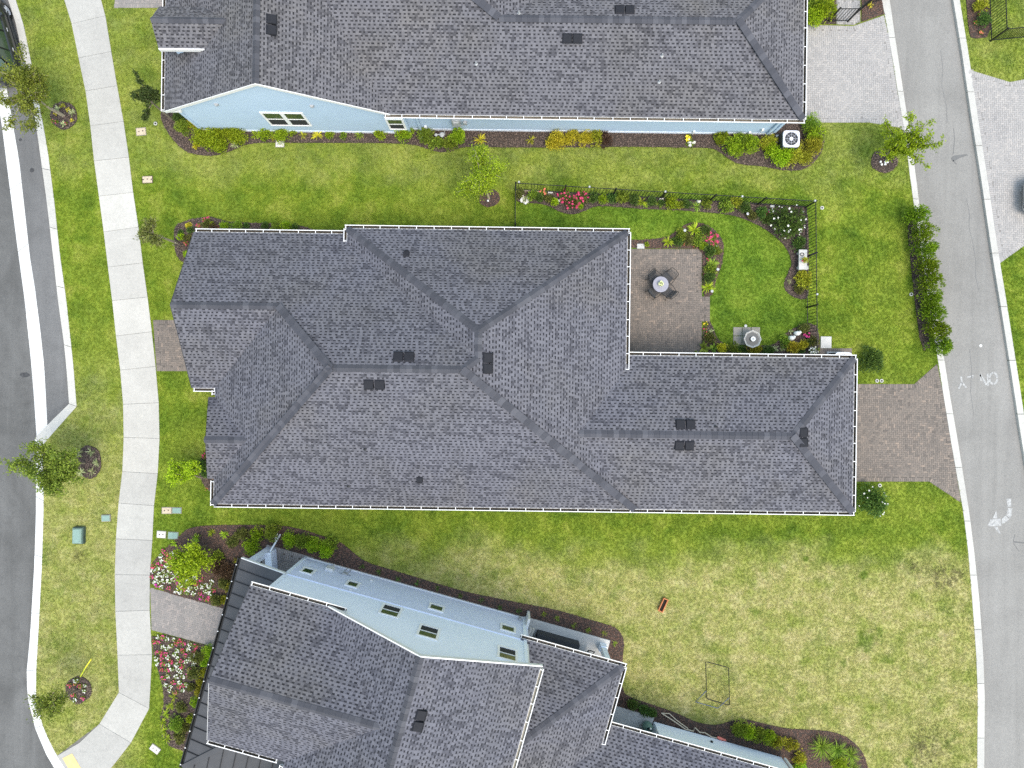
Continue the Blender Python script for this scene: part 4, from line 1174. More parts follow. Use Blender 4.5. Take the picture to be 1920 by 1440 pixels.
# ------------------------------------------------------------------ mulch beds
BEDS = []
def bed(pts, chip='chip', world=False, sm=2, z=0.035, name='mulch_bed'):
    poly = smooth_poly(pts if world else PP(pts), sm)
    mb = MB(); mb.prism(poly, -0.05, z)
    obj(name, mb, M['mulch_soil'], kind='structure')
    BEDS.append((poly, chip, z)); EXCL.append(poly)
    return poly
def circle_bed(px, py, rx, ry, chip='chip'):
    n = 22; r = random.Random(px)
    return bed([(px + rx * math.cos(2 * math.pi * i / n) * r.uniform(.94, 1.06), py + ry * math.sin(2 * math.pi * i / n) * r.uniform(.94, 1.06)) for i in range(n)], chip, sm=1)
bed([(302, 205), (302, 224), (312, 244), (325, 263), (345, 283), (370, 291), (402, 293), (432, 284), (462, 270), (500, 267), (560, 268), (640, 268), (700, 268), (770, 270), (800, 278), (815, 284), (832, 286), (850, 283), (868, 275), (900, 276), (1000, 277), (1100, 276), (1200, 275), (1280, 277), (1334, 277), (1351, 286), (1367, 299), (1387, 309), (1432, 312), (1457, 318), (1492, 321), (1514, 315), (1531, 299), (1543, 281), (1546, 250), (1540, 229), (1480, 226), (1440, 215), (400, 215), (350, 200)])
bed([(327, 428), (332, 422), (350, 413), (387, 406), (404, 408), (425, 416), (470, 418), (530, 420), (575, 424), (602, 440), (600, 452), (400, 452), (372, 480), (345, 495), (331, 480), (327, 460)])
bed([(966, 357), (966, 379), (993, 381), (1013, 382), (1031, 387), (1049, 397), (1065, 402), (1079, 402), (1095, 396), (1109, 389), (1124, 386), (1159, 388), (1206, 392), (1240, 393), (1291, 395), (1367, 402), (1397, 411), (1429, 426), (1450, 441), (1468, 457), (1480, 476), (1485, 495), (1477, 513), (1471, 524), (1469, 540), (1480, 553), (1497, 561), (1516, 561), (1516, 500), (1515, 390), (1500, 386), (1240, 371), (1000, 357)])
bed([(1170, 450), (1212, 450), (1249, 445), (1259, 440), (1272, 430), (1290, 418), (1306, 417), (1321, 420), (1337, 429), (1348, 440), (1355, 452), (1357, 468), (1353, 499), (1343, 522), (1337, 545), (1333, 556), (1317, 556), (1317, 500), (1316, 468), (1290, 466), (1170, 466)], 'chip_red', sm=1)
bed([(1317, 604), (1331, 603), (1336, 612), (1343, 632), (1353, 643), (1363, 648), (1394, 649), (1428, 649), (1450, 646), (1461, 638), (1474, 624), (1493, 613), (1516, 604), (1536, 615), (1536, 680), (1317, 680)], sm=1)
bed([(282, 1066), (287, 1053), (307, 1032), (324, 1017), (341, 1001), (353, 990), (385, 985), (457, 984), (532, 985), (572, 994), (624, 1011), (640, 1017), (657, 1031), (683, 1053), (740, 1070), (807, 1090), (873, 1110), (940, 1123), (983, 1132), (1040, 1142), (1090, 1157), (1140, 1171), (1160, 1180), (1171, 1200), (1167, 1237), (1165, 1298), (1192, 1311), (1226, 1322), (1265, 1335), (1296, 1350), (1322, 1358), (1348, 1359), (1374, 1350), (1395, 1347), (1426, 1355), (1473, 1366), (1518, 1368), (1562, 1371), (1596, 1386), (1620, 1413), (1628, 1445), (1640, 1500), (1450, 1500), (1240, 1420), (1000, 1250), (560, 1100), (470, 1160), (430, 1143), (283, 1103)], 'chip_red', sm=1)
bed([(285, 1183), (288, 1225), (293, 1241), (299, 1265), (307, 1292), (308, 1321), (304, 1337), (300, 1353), (304, 1377), (315, 1395), (326, 1402), (352, 1409), (390, 1330), (425, 1222), (402, 1214)], sm=1)
circle_bed(120, 217, 25, 26); circle_bed(167, 866, 24, 31); circle_bed(148, 1293, 24, 25); circle_bed(1657, 302, 25, 22); circle_bed(917, 371, 20, 17, 'chip_red')
bed([(371, 878), (380, 852), (390, 845), (405, 850), (405, 928), (392, 920), (379, 905)])
bed([(1500, -20), (1567, -20), (1567, 45), (1500, 45)], sm=0)
bed([(1615, -20), (1650, -20), (1657, 27), (1615, 41)], 'chip_red', sm=0)
bed([(1809, -20), (1816, 60), (1821, 74), (1859, 69), (1853, 0), (1850, -20)], 'chip_red', sm=1)
bed([(1698, 402), (1716, 402), (1748, 650), (1727, 658), (1714, 560)], sm=1)

# ------------------------------------------------------------------ scattered stuff: grass blades and bark chips (geometry-node instances)
def scatter(name, pts, rots, scl, src, kind='stuff'):
    me = bpy.data.meshes.new(name)
    me.vertices.add(len(pts)); me.vertices.foreach_set('co', np.asarray(pts, np.float32).ravel())
    a = me.attributes.new('rot', 'FLOAT_VECTOR', 'POINT'); a.data.foreach_set('vector', np.asarray(rots, np.float32).ravel())
    a = me.attributes.new('scl', 'FLOAT', 'POINT'); a.data.foreach_set('value', np.asarray(scl, np.float32))
    o = bpy.data.objects.new(name, me); link(o); o['kind'] = kind
    ng = bpy.data.node_groups.new(name + '_nodes', 'GeometryNodeTree')
    ng.interface.new_socket('Geometry', in_out='INPUT', socket_type='NodeSocketGeometry')
    ng.interface.new_socket('Geometry', in_out='OUTPUT', socket_type='NodeSocketGeometry')
    ns = ng.nodes; gi = ns.new('NodeGroupInput'); go = ns.new('NodeGroupOutput')
    oi = ns.new('GeometryNodeObjectInfo'); oi.inputs['Object'].default_value = src; oi.inputs['As Instance'].default_value = True
    ip = ns.new('GeometryNodeInstanceOnPoints')
    ra = ns.new('GeometryNodeInputNamedAttribute'); ra.data_type = 'FLOAT_VECTOR'; ra.inputs[0].default_value = 'rot'
    sa = ns.new('GeometryNodeInputNamedAttribute'); sa.data_type = 'FLOAT'; sa.inputs[0].default_value = 'scl'
    L_ = ng.links
    L_.new(gi.outputs[0], ip.inputs['Points']); L_.new(oi.outputs['Geometry'], ip.inputs['Instance'])
    e2r = ns.new('FunctionNodeEulerToRotation'); L_.new(ra.outputs['Attribute'], e2r.inputs[0]); L_.new(e2r.outputs[0], ip.inputs['Rotation'])
    L_.new(sa.outputs['Attribute'], ip.inputs['Scale']); L_.new(ip.outputs[0], go.inputs[0])
    md = o.modifiers.new('scatter', 'NODES'); md.node_group = ng
    return o
def tuft_source():
    r = random.Random(5); mb = MB()
    for i in range(16):
        a = r.uniform(0, 6.283); d = r.uniform(0.0, 0.045); L_ = r.uniform(0.022, 0.048); b = r.uniform(0, 6.283); w = r.uniform(0.0035, 0.006)
        x, y = d * math.cos(a), d * math.sin(a); le = r.uniform(0.4, 0.95)
        dx, dy = math.cos(b) * L_ * le, math.sin(b) * L_ * le; h = L_ * r.uniform(0.5, 0.9)
        px, py = -math.sin(b) * w, math.cos(b) * w
        mb.add([(x - px, y - py, 0), (x + px, y + py, 0), (x + dx * .6 + px * .8, y + dy * .6 + py * .8, h * .8), (x + dx * .6 - px * .8, y + dy * .6 - py * .8, h * .8), (x + dx, y + dy, h)], [(0, 1, 2, 3), (3, 2, 4)], tone=r.random())
    me = mesh_data('grass_tuft', mb.v, mb.f, M['blade'], mb.t)
    return bpy.data.objects.new('grass_tuft', me)
EXCL.append(WALK_POLY)
bx = PP([(0, 0), (1920, 1440)])
def lawn_points(dens):
    n = int(dens * 54.0 * 41.0)
    pts = np.stack([rng.uniform(-27, 27, n), rng.uniform(-20.5, 20.5, n)], 1)
    ok = inside(pts, lawn_main) | inside(pts, lawn_right)
    pts = pts[ok]
    for e in EXCL:
        e = np.asarray(e); lo = e.min(0); hi = e.max(0)
        c = (pts[:, 0] > lo[0]) & (pts[:, 0] < hi[0]) & (pts[:, 1] > lo[1]) & (pts[:, 1] < hi[1])
        idx = np.where(c)[0]
        if len(idx) == 0: continue
        ins = inside(pts[idx], [tuple(q) for q in e])
        keep = np.ones(len(pts), bool); keep[idx[ins]] = False
        pts = pts[keep]
    return pts
gp = lawn_points(260)
n = len(gp)
scatter('grass', np.c_[gp, np.zeros(n)], np.c_[rng.normal(0, .12, n), rng.normal(0, .12, n), rng.uniform(0, 6.28, n)], rng.uniform(0.7, 1.35, n), tuft_source())
def chip_source(nm, m, tone):
    mb = MB(); r = random.Random(tone)
    for i in range(5):
        a = r.uniform(0, 6.28); d = r.uniform(0, .05)
        mb.box((d * math.cos(a * 3), d * math.sin(a * 3), r.uniform(.002, .014)), (r.uniform(.02, .06), r.uniform(.008, .018), .006), a, tone=min(1, max(0, r.random() ** 1.3)))
    return bpy.data.objects.new(nm, mesh_data(nm, mb.v, mb.f, m, mb.t))
for chip in ('chip', 'chip_red'):
    allp = []
    for poly, c, z in BEDS:
        if c != chip: continue
        e = np.asarray(poly); lo = e.min(0); hi = e.max(0)
        k = int((hi - lo).prod() * 240)
        q = np.stack([rng.uniform(lo[0], hi[0], k), rng.uniform(lo[1], hi[1], k)], 1)
        q = q[inside(q, poly)]
        allp.append(np.c_[q, np.full(len(q), z)])
    q = np.concatenate(allp); k = len(q)
    scatter('bark_mulch', q, np.c_[rng.normal(0, .25, k), rng.normal(0, .25, k), rng.uniform(0, 6.28, k)], rng.uniform(.7, 1.4, k), chip_source('bark_chip', M[chip], 3 if chip == 'chip' else 4))

# ------------------------------------------------------------------ plants
def leaf(mb, c, d, up, l, w, tone):
    d = d.normalized(); s = d.cross(up)
    if s.length < 1e-3: s = d.cross(Vector((1, 0, 0)))
    s.normalize(); nn = s.cross(d)
    k = len(mb.v)
    mb.v += [tuple(c), tuple(c + d * l * .5 + s * w - nn * w * .35), tuple(c + d * l), tuple(c + d * l * .5 - s * w - nn * w * .35)]
    mb.f.append((k, k + 1, k + 2, k + 3)); mb.t.append(tone); mb.m.append(0)
def rdir(r, zmin=-1.0):
    while True:
        v = Vector((r.gauss(0, 1), r.gauss(0, 1), r.gauss(0, 1)))
        if v.length > .01:
            v.normalize()
            if v.z >= zmin: return v
LIB = {}
def shrub_mesh(kind, size, var, hr=0.95):
    key = ('shrub', kind, size, var, hr)
    if key in LIB: return LIB[key]
    r = random.Random(hash((ord(size), var, len(kind), ord(kind[0]))) & 0xffff)
    nl, l, sub = {'s': (200, .40, 5), 'm': (560, .25, 9), 'l': (1500, .155, 16)}[size]
    mb = MB()
    lumps = []
    for i in range(sub):
        d = rdir(r, 0.05); k = r.uniform(.35, .68)
        lumps.append((Vector((d.x * k, d.y * k, d.z * k * hr + .28)), r.uniform(.3, .5), r.uniform(-.2, .2)))
    lumps.append((Vector((0, 0, .35)), .55, 0))
    for i in range(nl):
        c, R, tb = lumps[r.randrange(len(lumps))]
        d = rdir(r, -.35); q = c + d * R * r.uniform(.55, 1.05)
        if q.z < .02: q.z = r.uniform(.02, .1)
        dd = (d + rdir(r) * .7 + Vector((0, 0, .25)))
        leaf(mb, q, dd, rdir(r), l * r.uniform(.7, 1.25), l * r.uniform(.2, .32), min(1, max(0, r.random() * .8 + .1 + tb)))
    if size == 'l':
        for i in range(7):
            a = i * .9; mb.tube([(0, 0, 0), (.25 * math.cos(a), .25 * math.sin(a), .5)], [.03, .012], 4, tone=0)
    LIB[key] = mesh_data('foliage', mb.v, mb.f, LM[kind], mb.t)
    return LIB[key]
def spiky_mesh(kind, var, blades=26, thin=.05, arch=1.0):
    key = ('spiky', kind, var, blades, thin)
    if key in LIB: return LIB[key]
    r = random.Random(var * 31 + blades); mb = MB()
    for i in range(blades):
        a = r.uniform(0, 6.283); L_ = r.uniform(.65, 1.05); w = thin * r.uniform(.7, 1.2); e = r.uniform(.35, 1.1)
        x, y = math.cos(a), math.sin(a); px, py = -y * w, x * w; t = r.random()
        pr = [(0.03, 0.0, .8), (.35 * L_, .42 * e, 1.0), (.72 * L_, .58 * e, .8), (L_, .45 * e * arch, .1)]
        V = []
        for d, z, k in pr: V += [(x * d - px * k, y * d - py * k, z), (x * d + px * k, y * d + py * k, z + .01)]
        mb.add(V, [(0, 1, 3, 2), (2, 3, 5, 4), (4, 5, 7, 6)], tone=t)
    LIB[key] = mesh_data('blades', mb.v, mb.f, LM[kind], mb.t)
    return LIB[key]
def bloom_mesh(col, var, n=10, R=.24, spread=.75, z=.62):
    key = ('bloom', col, var, n, R)
    if key in LIB: return LIB[key]
    r = random.Random(var * 7 + n); mb = MB()
    for i in range(n):
        a = r.uniform(0, 6.283); d = math.sqrt(r.random()) * spread; c = Vector((d * math.cos(a), d * math.sin(a), z * r.uniform(.75, 1.15)))
        nn = (Vector((0, 0, 1)) + rdir(r) * .4).normalized(); s = nn.cross(Vector((1, .2, .1))).normalized(); t = nn.cross(s); rr = R * r.uniform(.75, 1.2)
        k = 5; V = [c - nn * rr * .2]
        for q in range(k * 2):
            an = math.pi * q / k; ra = rr * (1.0 if q % 2 == 0 else .62)
            V.append(c + s * math.cos(an) * ra + t * math.sin(an) * ra + nn * rr * .12)
        mb.add(V, [(0, 1 + q, 1 + (q + 1) % (2 * k)) for q in range(2 * k)])
    LIB[key] = mesh_data('blossoms', mb.v, mb.f, FM[col])
    return LIB[key]
PLANTED = []
def register(o, x, y, desc, where, cat, group):
    PLANTED.append((o, x, y, desc, where, cat, group))
def size_of(rm): return 's' if rm < .24 else ('m' if rm < .45 else 'l')
DESC = dict(bright='bright green leafy shrub', lime='lime green leafy shrub', mid='mid green leafy shrub', dark='dark green shrub', olive='dull olive green shrub', yellow='yellow leaved shrub',
            gold='golden green shrub', red='russet brown shrub', pale='pale cream green plant')
def shrub(px, py, r, kind, where, h=1.0, desc=None, hr=.95, name='shrub', cat='shrub'):
    rm = r / 38.0 * (1.4 if r < 12 else 1.24)
    x, y = P2(px, py, rm * .5)
    o = inst(name, shrub_mesh(kind, size_of(rm), random.randrange(4), hr), (x, y, .02), None, random.uniform(0, 6.28), (rm, rm, rm * h))
    register(o, px, py, desc or DESC[kind], where, cat, 'shrubs ' + where)
    return o
def spiky(px, py, r, kind, where, blades=26, desc=None, thin=.05, name='strappy_plant', h=1.0):
    rm = r / 38.0 * 1.25
    x, y = P2(px, py, .1)
    o = inst(name, spiky_mesh(kind, random.randrange(4), blades, thin), (x, y, .03), None, random.uniform(0, 6.28), (rm, rm, rm * h))
    dd = {'bright': 'strappy bright green plant', 'mid': 'strappy green plant', 'yellow': 'strappy yellow striped plant', 'pale': 'pale rosette plant', 'gold': 'strappy golden green plant', 'dark': 'small dark grassy tuft', 'lime': 'strappy lime plant', 'olive': 'strappy olive plant'}
    register(o, px, py, desc or dd[kind], where, 'plant', 'strappy plants ' + where)
    return o
def flower(px, py, r, col, where, leafk='mid', n=9, desc=None, R=.26, shared=None, z=.62):
    rm = r / 38.0
    x, y = P2(px, py, .1)
    root = empty('flowering_plant', (x, y, .03))
    a = random.uniform(0, 6.28)
    inst('foliage', shrub_mesh(leafk, 's', random.randrange(4)), (x, y, .03), root, a, (rm * .85, rm * .85, rm * .55))
    inst('blossoms', bloom_mesh(col, random.randrange(4), n, R, .75, z), (x, y, .03), root, a, rm)
    if shared: tagit(root, shared[0], 'flower', shared[1])
    else: register(root, px, py, desc or f'{col} flowering plant', where, 'flower', f'{col} flowers ' + where)
    return root
W1 = 'in the bed along the blue wall'
for px, py, r, k in ((345, 240, 14, 'mid'), (380, 258, 17, 'bright'), (402, 264, 20, 'bright'), (414, 275, 12, 'bright'), (433, 250, 15, 'bright'), (448, 256, 16, 'bright'), (410, 247, 14, 'bright'), (496, 250, 12, 'bright'), (528, 253, 14, 'bright'), (549, 248, 6, 'bright'),
                     (618, 252, 7, 'bright'), (645, 255, 6, 'mid'), (713, 252, 10, 'bright'), (758, 250, 16, 'bright'), (752, 243, 11, 'gold'), (799, 254, 16, 'mid'), (818, 269, 13, 'mid'), (842, 268, 13, 'mid'), (856, 257, 16, 'bright'), (1352, 259, 13, 'bright'), (1375, 275, 18, 'bright'), (1390, 263, 14, 'mid'), (1407, 271, 16, 'bright'),
                     (1440, 265, 15, 'gold'), (1446, 283, 14, 'lime'), (1466, 293, 20, 'lime'), (1487, 293, 18, 'gold'), (1508, 295, 14, 'gold'), (1522, 277, 19, 'gold'), (1526, 254, 17, 'bright'), (1519, 230, 16, 'mid'), (357, 231, 8, 'yellow'), (366, 274, 6, 'yellow')):
    shrub(px, py, r, k, W1)
shrub(336, 222, 9, 'dark', W1)
for px, py, r, k in ((477, 253, 9, 'bright'), (513, 258, 7, 'gold'), (567, 253, 8, 'gold'), (595, 254, 11, 'yellow'), (674, 253, 9, 'mid'), (440, 270, 9, 'pale'), (900, 262, 12, 'yellow'), (995, 262, 9, 'gold')):
    spiky(px, py, r, k, W1)
for px, py, r, k in ((1045, 263, 17, 'yellow'), (1072, 257, 14, 'yellow'), (1095, 259, 14, 'yellow'), (1032, 270, 9, 'yellow'), (1120, 259, 13, 'gold'), (1135, 261, 11, 'red')):
    shrub(px, py, r, k, W1, desc='loose twiggy yellow shrub' if k == 'yellow' else None)
flower(1292, 258, 8, 'yellow', W1, n=4, R=.5); flower(1294, 269, 10, 'white', W1, n=8)
W2 = 'in the bed at the grey-roofed house corner'
for px, py, r, k in ((356, 424, 5, 'yellow'), (338, 446, 6, 'lime'), (348, 474, 5, 'lime'), (387, 421, 7, 'olive'), (402, 424, 6, 'red'), (398, 420, 4, 'bright'), (422, 423, 7, 'bright'), (443, 423, 8, 'mid'), (463, 425, 6, 'dark'), (497, 425, 7, 'dark'), (520, 425, 9, 'mid'), (537, 426, 9, 'bright'), (553, 428, 7, 'dark'), (352, 448, 6, 'olive'), (342, 436, 5, 'dark'), (357, 434, 6, 'dark')):
    shrub(px, py, r, k, W2)
for px, py, r in ((372, 422, 6), (349, 456, 6), (382, 412, 5), (390, 410, 5), (407, 425, 4)): flower(px, py, r, 'red', W2, n=7, R=.3)
flower(395, 418, 3, 'white', W2, n=2, R=.5)
W3 = 'in the bed along the black picket fence'
flower(984, 375, 10, 'white', W3, 'pale', n=22, R=.26, desc='bushy white leaved plant')
for px, py, r, k in ((999, 367, 9, 'mid'), (1010, 370, 8, 'dark'), (1040, 380, 7, 'lime'), (1113, 371, 9, 'dark'), (1131, 373, 8, 'bright'), (1148, 373, 9, 'dark'), (1167, 371, 11, 'mid'), (1188, 375, 9, 'dark'), (1221, 378, 8, 'dark'), (1261, 381, 11, 'bright'), (1276, 385, 6, 'mid'), (1287, 383, 8, 'dark'), (1326, 381, 9, 'mid'), (1362, 387, 11, 'mid'),
                     (1379, 378, 9, 'gold'), (1397, 390, 10, 'dark'), (1408, 402, 8, 'olive'), (1427, 398, 10, 'dark'), (1440, 412, 10, 'dark'), (1498, 457, 11, 'dark'), (1507, 530, 13, 'gold'), (1497, 540, 8, 'olive'), (1505, 516, 11, 'gold'), (976, 363, 8, 'olive'), (1028, 372, 8, 'olive'), (1088, 388, 5, 'lime'), (1240, 383, 6, 'dark')):
    shrub(px, py, r, k, W3)
for px, py, r, k in ((1203, 378, 11, 'bright'), (1236, 384, 8, 'mid'), (1307, 387, 10, 'mid'), (1275, 386, 7, 'gold'), (1480, 528, 5, 'pale'), (1209, 385, 6, 'lime'), (1430, 411, 5, 'pale')): spiky(px, py, r, k, W3)
flower(1018, 359, 9, 'coral', W3, n=7); flower(1439, 400, 6, 'red', W3, n=5); flower(1384, 388, 5, 'coral', W3, n=4); flower(1446, 395, 6, 'white', W3, n=5)
W4 = 'in the curved bed around the patio corner'
for px, py, r, k in ((1276, 441, 10, 'mid'), (1270, 454, 9, 'dark'), (1289, 452, 9, 'olive'), (1321, 431, 9, 'dark'), (1310, 450, 9, 'mid'), (1318, 461, 7, 'bright'), (1331, 471, 10, 'dark'), (1344, 470, 7, 'mid'), (1331, 504, 9, 'mid'), (1329, 520, 10, 'dark'), (1212, 459, 4, 'bright')): shrub(px, py, r, k, W4)
for px, py, r, k in ((1252, 454, 11, 'bright'), (1302, 431, 14, 'bright'), (1336, 494, 11, 'mid'), (1327, 539, 12, 'bright'), (1338, 514, 9, 'mid')): spiky(px, py, r, k, W4, 34)
for px, py, r in ((1329, 437, 6), (1320, 443, 5), (1333, 449, 7), (1341, 442, 7), (1341, 455, 7), (1334, 461, 6), (1326, 449, 5), (1329, 486, 5)): flower(px, py, r, 'red', W4, n=9)
flower(1319, 514, 4, 'pink', W4, n=4); flower(1314, 437, 5, 'white', W4, n=3); flower(1346, 464, 5, 'white', W4, n=4); flower(1303, 461, 5, 'coral', W4, 'olive', n=3); flower(1281, 456, 5, 'coral', W4, 'olive', n=3)
W5 = 'in the bed between the patio and the garage'
for px, py, r, k in ((1332, 634, 9, 'olive'), (1352, 650, 9, 'yellow'), (1375, 656, 11, 'mid'), (1390, 658, 9, 'dark'), (1412, 657, 9, 'gold'), (1440, 656, 9, 'dark'), (1485, 651, 10, 'yellow'), (1470, 640, 9, 'mid'), (1504, 615, 9, 'olive'), (1504, 647, 8, 'yellow'), (1423, 656, 6, 'gold'), (1516, 643, 8, 'olive'), (1500, 658, 6, 'dark'), (1525, 640, 8, 'olive')): shrub(px, py, r, k, W5)
for px, py, r, k in ((1319, 652, 11, 'mid'), (1339, 652, 10, 'mid'), (1385, 650, 6, 'pale'), (1455, 653, 6, 'pale'), (1467, 654, 6, 'pale'), (1334, 622, 6, 'pale'), (1483, 622, 5, 'pale')): spiky(px, py, r, k, W5, 12 if k == 'mid' else 16, thin=.16 if k == 'mid' else .1, desc='broad leaved green plant' if k == 'mid' else None)
flower(1323, 607, 6, 'yellow', W5, n=6); flower(1322, 617, 5, 'red', W5, n=5); flower(1324, 626, 5, 'coral', W5, n=4); flower(1512, 626, 9, 'pink', W5, 'red', n=10); flower(1525, 657, 12, 'white', W5, n=26, R=.16)
flower(1306, 660, 4, 'white', W5, n=3)
W6 = 'in the front bed above the two-storey house walk'
for px, py, r, k in ((453, 999, 11, 'olive'), (482, 1001, 12, 'bright'), (470, 1024, 14, 'bright'), (510, 997, 15, 'mid'), (543, 1011, 14, 'bright'), (566, 1013, 14, 'mid'), (587, 1020, 14, 'bright'), (612, 1031, 14, 'lime'), (620, 1018, 11, 'mid'), (418, 1066, 17, 'red'), (406, 1058, 13, 'red'), (432, 1072, 11, 'red'), (420, 1092, 11, 'olive'), (408, 1124, 12, 'olive'), (432, 1103, 8, 'gold'), (424, 1126, 8, 'gold'), (437, 1016, 10, 'olive'), (446, 1052, 6, 'gold'), (408, 1042, 10, 'mid')): shrub(px, py, r, k, W6)
for px, py, r, k in ((397, 999, 8, 'bright'), (421, 1001, 9, 'bright'), (369, 1009, 9, 'bright'), (327, 1019, 7, 'lime')): spiky(px, py, r, k, W6)
W7 = 'in the front bed below the two-storey house walk'
for px, py, r, k in ((393, 1222, 11, 'bright'), (371, 1232, 11, 'olive'), (366, 1261, 11, 'olive'), (385, 1240, 8, 'lime'), (381, 1262, 7, 'gold'), (376, 1278, 7, 'gold'), (373, 1295, 8, 'gold'), (366, 1316, 8, 'bright'), (360, 1288, 8, 'olive'), (331, 1357, 15, 'mid'), (348, 1362, 9, 'olive'), (339, 1326, 9, 'olive'), (358, 1347, 7, 'bright'), (337, 1382, 11, 'olive')): shrub(px, py, r, k, W7)
for px, py, r, k in ((327, 1306, 9, 'bright'), (319, 1324, 9, 'bright'), (312, 1338, 9, 'bright'), (305, 1353, 10, 'bright'), (308, 1370, 10, 'bright'), (313, 1385, 9, 'bright')): spiky(px, py, r, k, W7)
W8 = 'in the narrow bed below the two-storey wall'
for px, py in ((678, 1062), (710, 1073), (747, 1085), (783, 1093), (820, 1103), (863, 1117), (902, 1125), (937, 1139), (973, 1146), (1020, 1152), (1045, 1160), (1077, 1173), (1103, 1182), (1133, 1188), (1153, 1207)): spiky(px, py, 6, 'dark' if px < 1000 else 'mid', W8, 18)
W9 = 'in the bed beside the low garage wing'
for px, py, r, k in ((1385, 1364, 15, 'mid'), (1402, 1372, 14, 'lime'), (1421, 1377, 12, 'mid'), (1442, 1381, 13, 'bright'), (1460, 1390, 12, 'gold'), (1484, 1395, 10, 'gold'), (1498, 1420, 12, 'gold'), (1572, 1431, 15, 'bright'), (1498, 1438, 11, 'lime'), (1187, 1319, 9, 'dark'), (1208, 1331, 9, 'dark'), (1223, 1335, 8, 'dark')): shrub(px, py, r, k, W9)
for px, py, r, k in ((1538, 1398, 22, 'mid'), (1568, 1404, 19, 'mid'), (1594, 1414, 16, 'mid'), (1600, 1440, 14, 'mid')): spiky(px, py, r, k, W9, 110, 'fountain of fine ornamental grass', .016, 'ornamental_grass', 1.1)
W10 = 'in the round bed of the upper street tree'
for px, py, r, k in ((117, 199, 6, 'gold'), (135, 211, 7, 'pale'), (103, 214, 4, 'yellow'), (127, 205, 5, 'yellow'), (118, 232, 6, 'pale'), (134, 225, 4, 'yellow'), (107, 203, 6, 'pale')): spiky(px, py, r, k, W10, 14, thin=.11)
flower(124, 231, 4, 'red', W10, n=4); flower(98, 226, 4, 'red', W10, n=4); flower(105, 228, 5, 'red', W10, n=2)
W11 = 'in the round bed of the middle street tree'
for px, py in ((148, 850), (170, 847), (182, 867), (152, 886), (172, 885)): spiky(px, py, 8, 'pale', W11, 20, thin=.06)
W12 = 'in the round bed with the yellow stake'
for px, py, r, c in ((143, 1277, 7, 'white'), (130, 1285, 6, 'red'), (140, 1284, 4, 'coral'), (149, 1286, 6, 'red'), (159, 1286, 4, 'white'), (157, 1296, 5, 'white'), (137, 1303, 6, 'red'), (155, 1309, 6, 'pink'), (140, 1313, 6, 'white')): flower(px, py, r, c, W12)
W13 = 'in the bed in front of the gabled porch'
flower(384, 855, 7, 'red', W13, n=8); flower(386, 917, 4, 'coral', W13, n=3); shrub(377, 872, 10, 'dark', W13); shrub(388, 885, 9, 'dark', W13)
W14 = 'in the bed beside the pale driveway'
shrub(1545, 12, 24, 'bright', W14); shrub(1528, 30, 20, 'lime', W14, desc='rounded pale lime variegated shrub'); shrub(1530, 5, 20, 'mid', W14); spiky(1632, 9, 7, 'yellow', W14)
W15 = 'in the bed beside the far fence'
shrub(1838, 11, 12, 'gold', W15); shrub(1842, 38, 11, 'dark', W15); flower(1830, 43, 6, 'coral', W15, n=5); flower(1840, 60, 6, 'coral', W15, n=6); flower(1836, 26, 4, 'coral', W15, n=4); flower(1833, 1, 4, 'coral', W15, n=4)
o = shrub(1631, 674, 22, 'dark', 'alone on the grass by the garage corner', desc='dark rounded bush')
# mass flower beds of the two-storey house
def massed(polypx, n, label_w):
    r = random.Random(n); pts = []; tries = 0
    xs = [p[0] for p in polypx]; ys = [p[1] for p in polypx]
    while len(pts) < n and tries < 20000:
        tries += 1
        q = (r.uniform(min(xs), max(xs)), r.uniform(min(ys), max(ys)))
        if inside([q], polypx)[0] and all((q[0] - a) ** 2 + (q[1] - b) ** 2 > 60 for a, b in pts): pts.append(q)
    for q in pts:
        t = r.random()
        if t < .62: flower(*q, r.uniform(5.0, 6.6), 'white', '', n=9, shared=(f'white flowering plant massed with pink ones {label_w}', 'white flowers ' + label_w))
        else: flower(*q, r.uniform(5, 6.5), 'red' if t < .80 else ('pink' if t < .94 else 'magenta'), '', n=9, shared=(f'pink red flowering plant massed with white ones {label_w}', 'pink flowers ' + label_w))
massed([(283, 1064), (292, 1050), (306, 1032), (322, 1036), (330, 1055), (340, 1072), (375, 1082), (400, 1090), (403, 1118), (388, 1126), (340, 1112), (284, 1096)], 62, 'above the front walk')
massed([(286, 1187), (310, 1190), (345, 1203), (376, 1206), (372, 1238), (356, 1268), (352, 1288), (332, 1308), (314, 1298), (302, 1265), (291, 1236)], 60, 'below the front walk')

# flowering bushes with single blossoms as pieces
def blossom_bush(px, py, r, leafk, col, n, label, name, h=1.0, br=.05, size='l'):
    rm = r / 38.0; x, y = P2(px, py, rm * .6)
    root = empty(name, (x, y, .02), label, 'bush')
    inst('foliage', shrub_mesh(leafk, size, random.randrange(4)), (x, y, .02), root, random.uniform(0, 6), (rm, rm, rm * h))
    rr = random.Random(px)
    key = ('one', col)
    if key not in LIB: LIB[key] = bloom_mesh(col, 9, 1, 1.0, 0.0, 0.0)
    for i in range(n):
        d = rdir(rr, .05); q = Vector((d.x * rm * .95, d.y * rm * .95, .05 + rm * h * (.35 + .68 * d.z)))
        inst('blossom', LIB[key], (x + q.x, y + q.y, .02 + q.z), root, s=br * rr.uniform(.7, 1.25), rot=(d.y * -.7, d.x * .7, rr.uniform(0, 6)))
    return root
blossom_bush(1478, 414, 35, 'dark', 'white', 26, 'large dark gardenia bush dotted white inside the fence corner', 'gardenia_bush', 1.1, .05)
blossom_bush(1634, 943, 33, 'dark', 'white', 14, 'dark gardenia bush dotted white by the garage driveway', 'gardenia_bush', 1.0, .045)
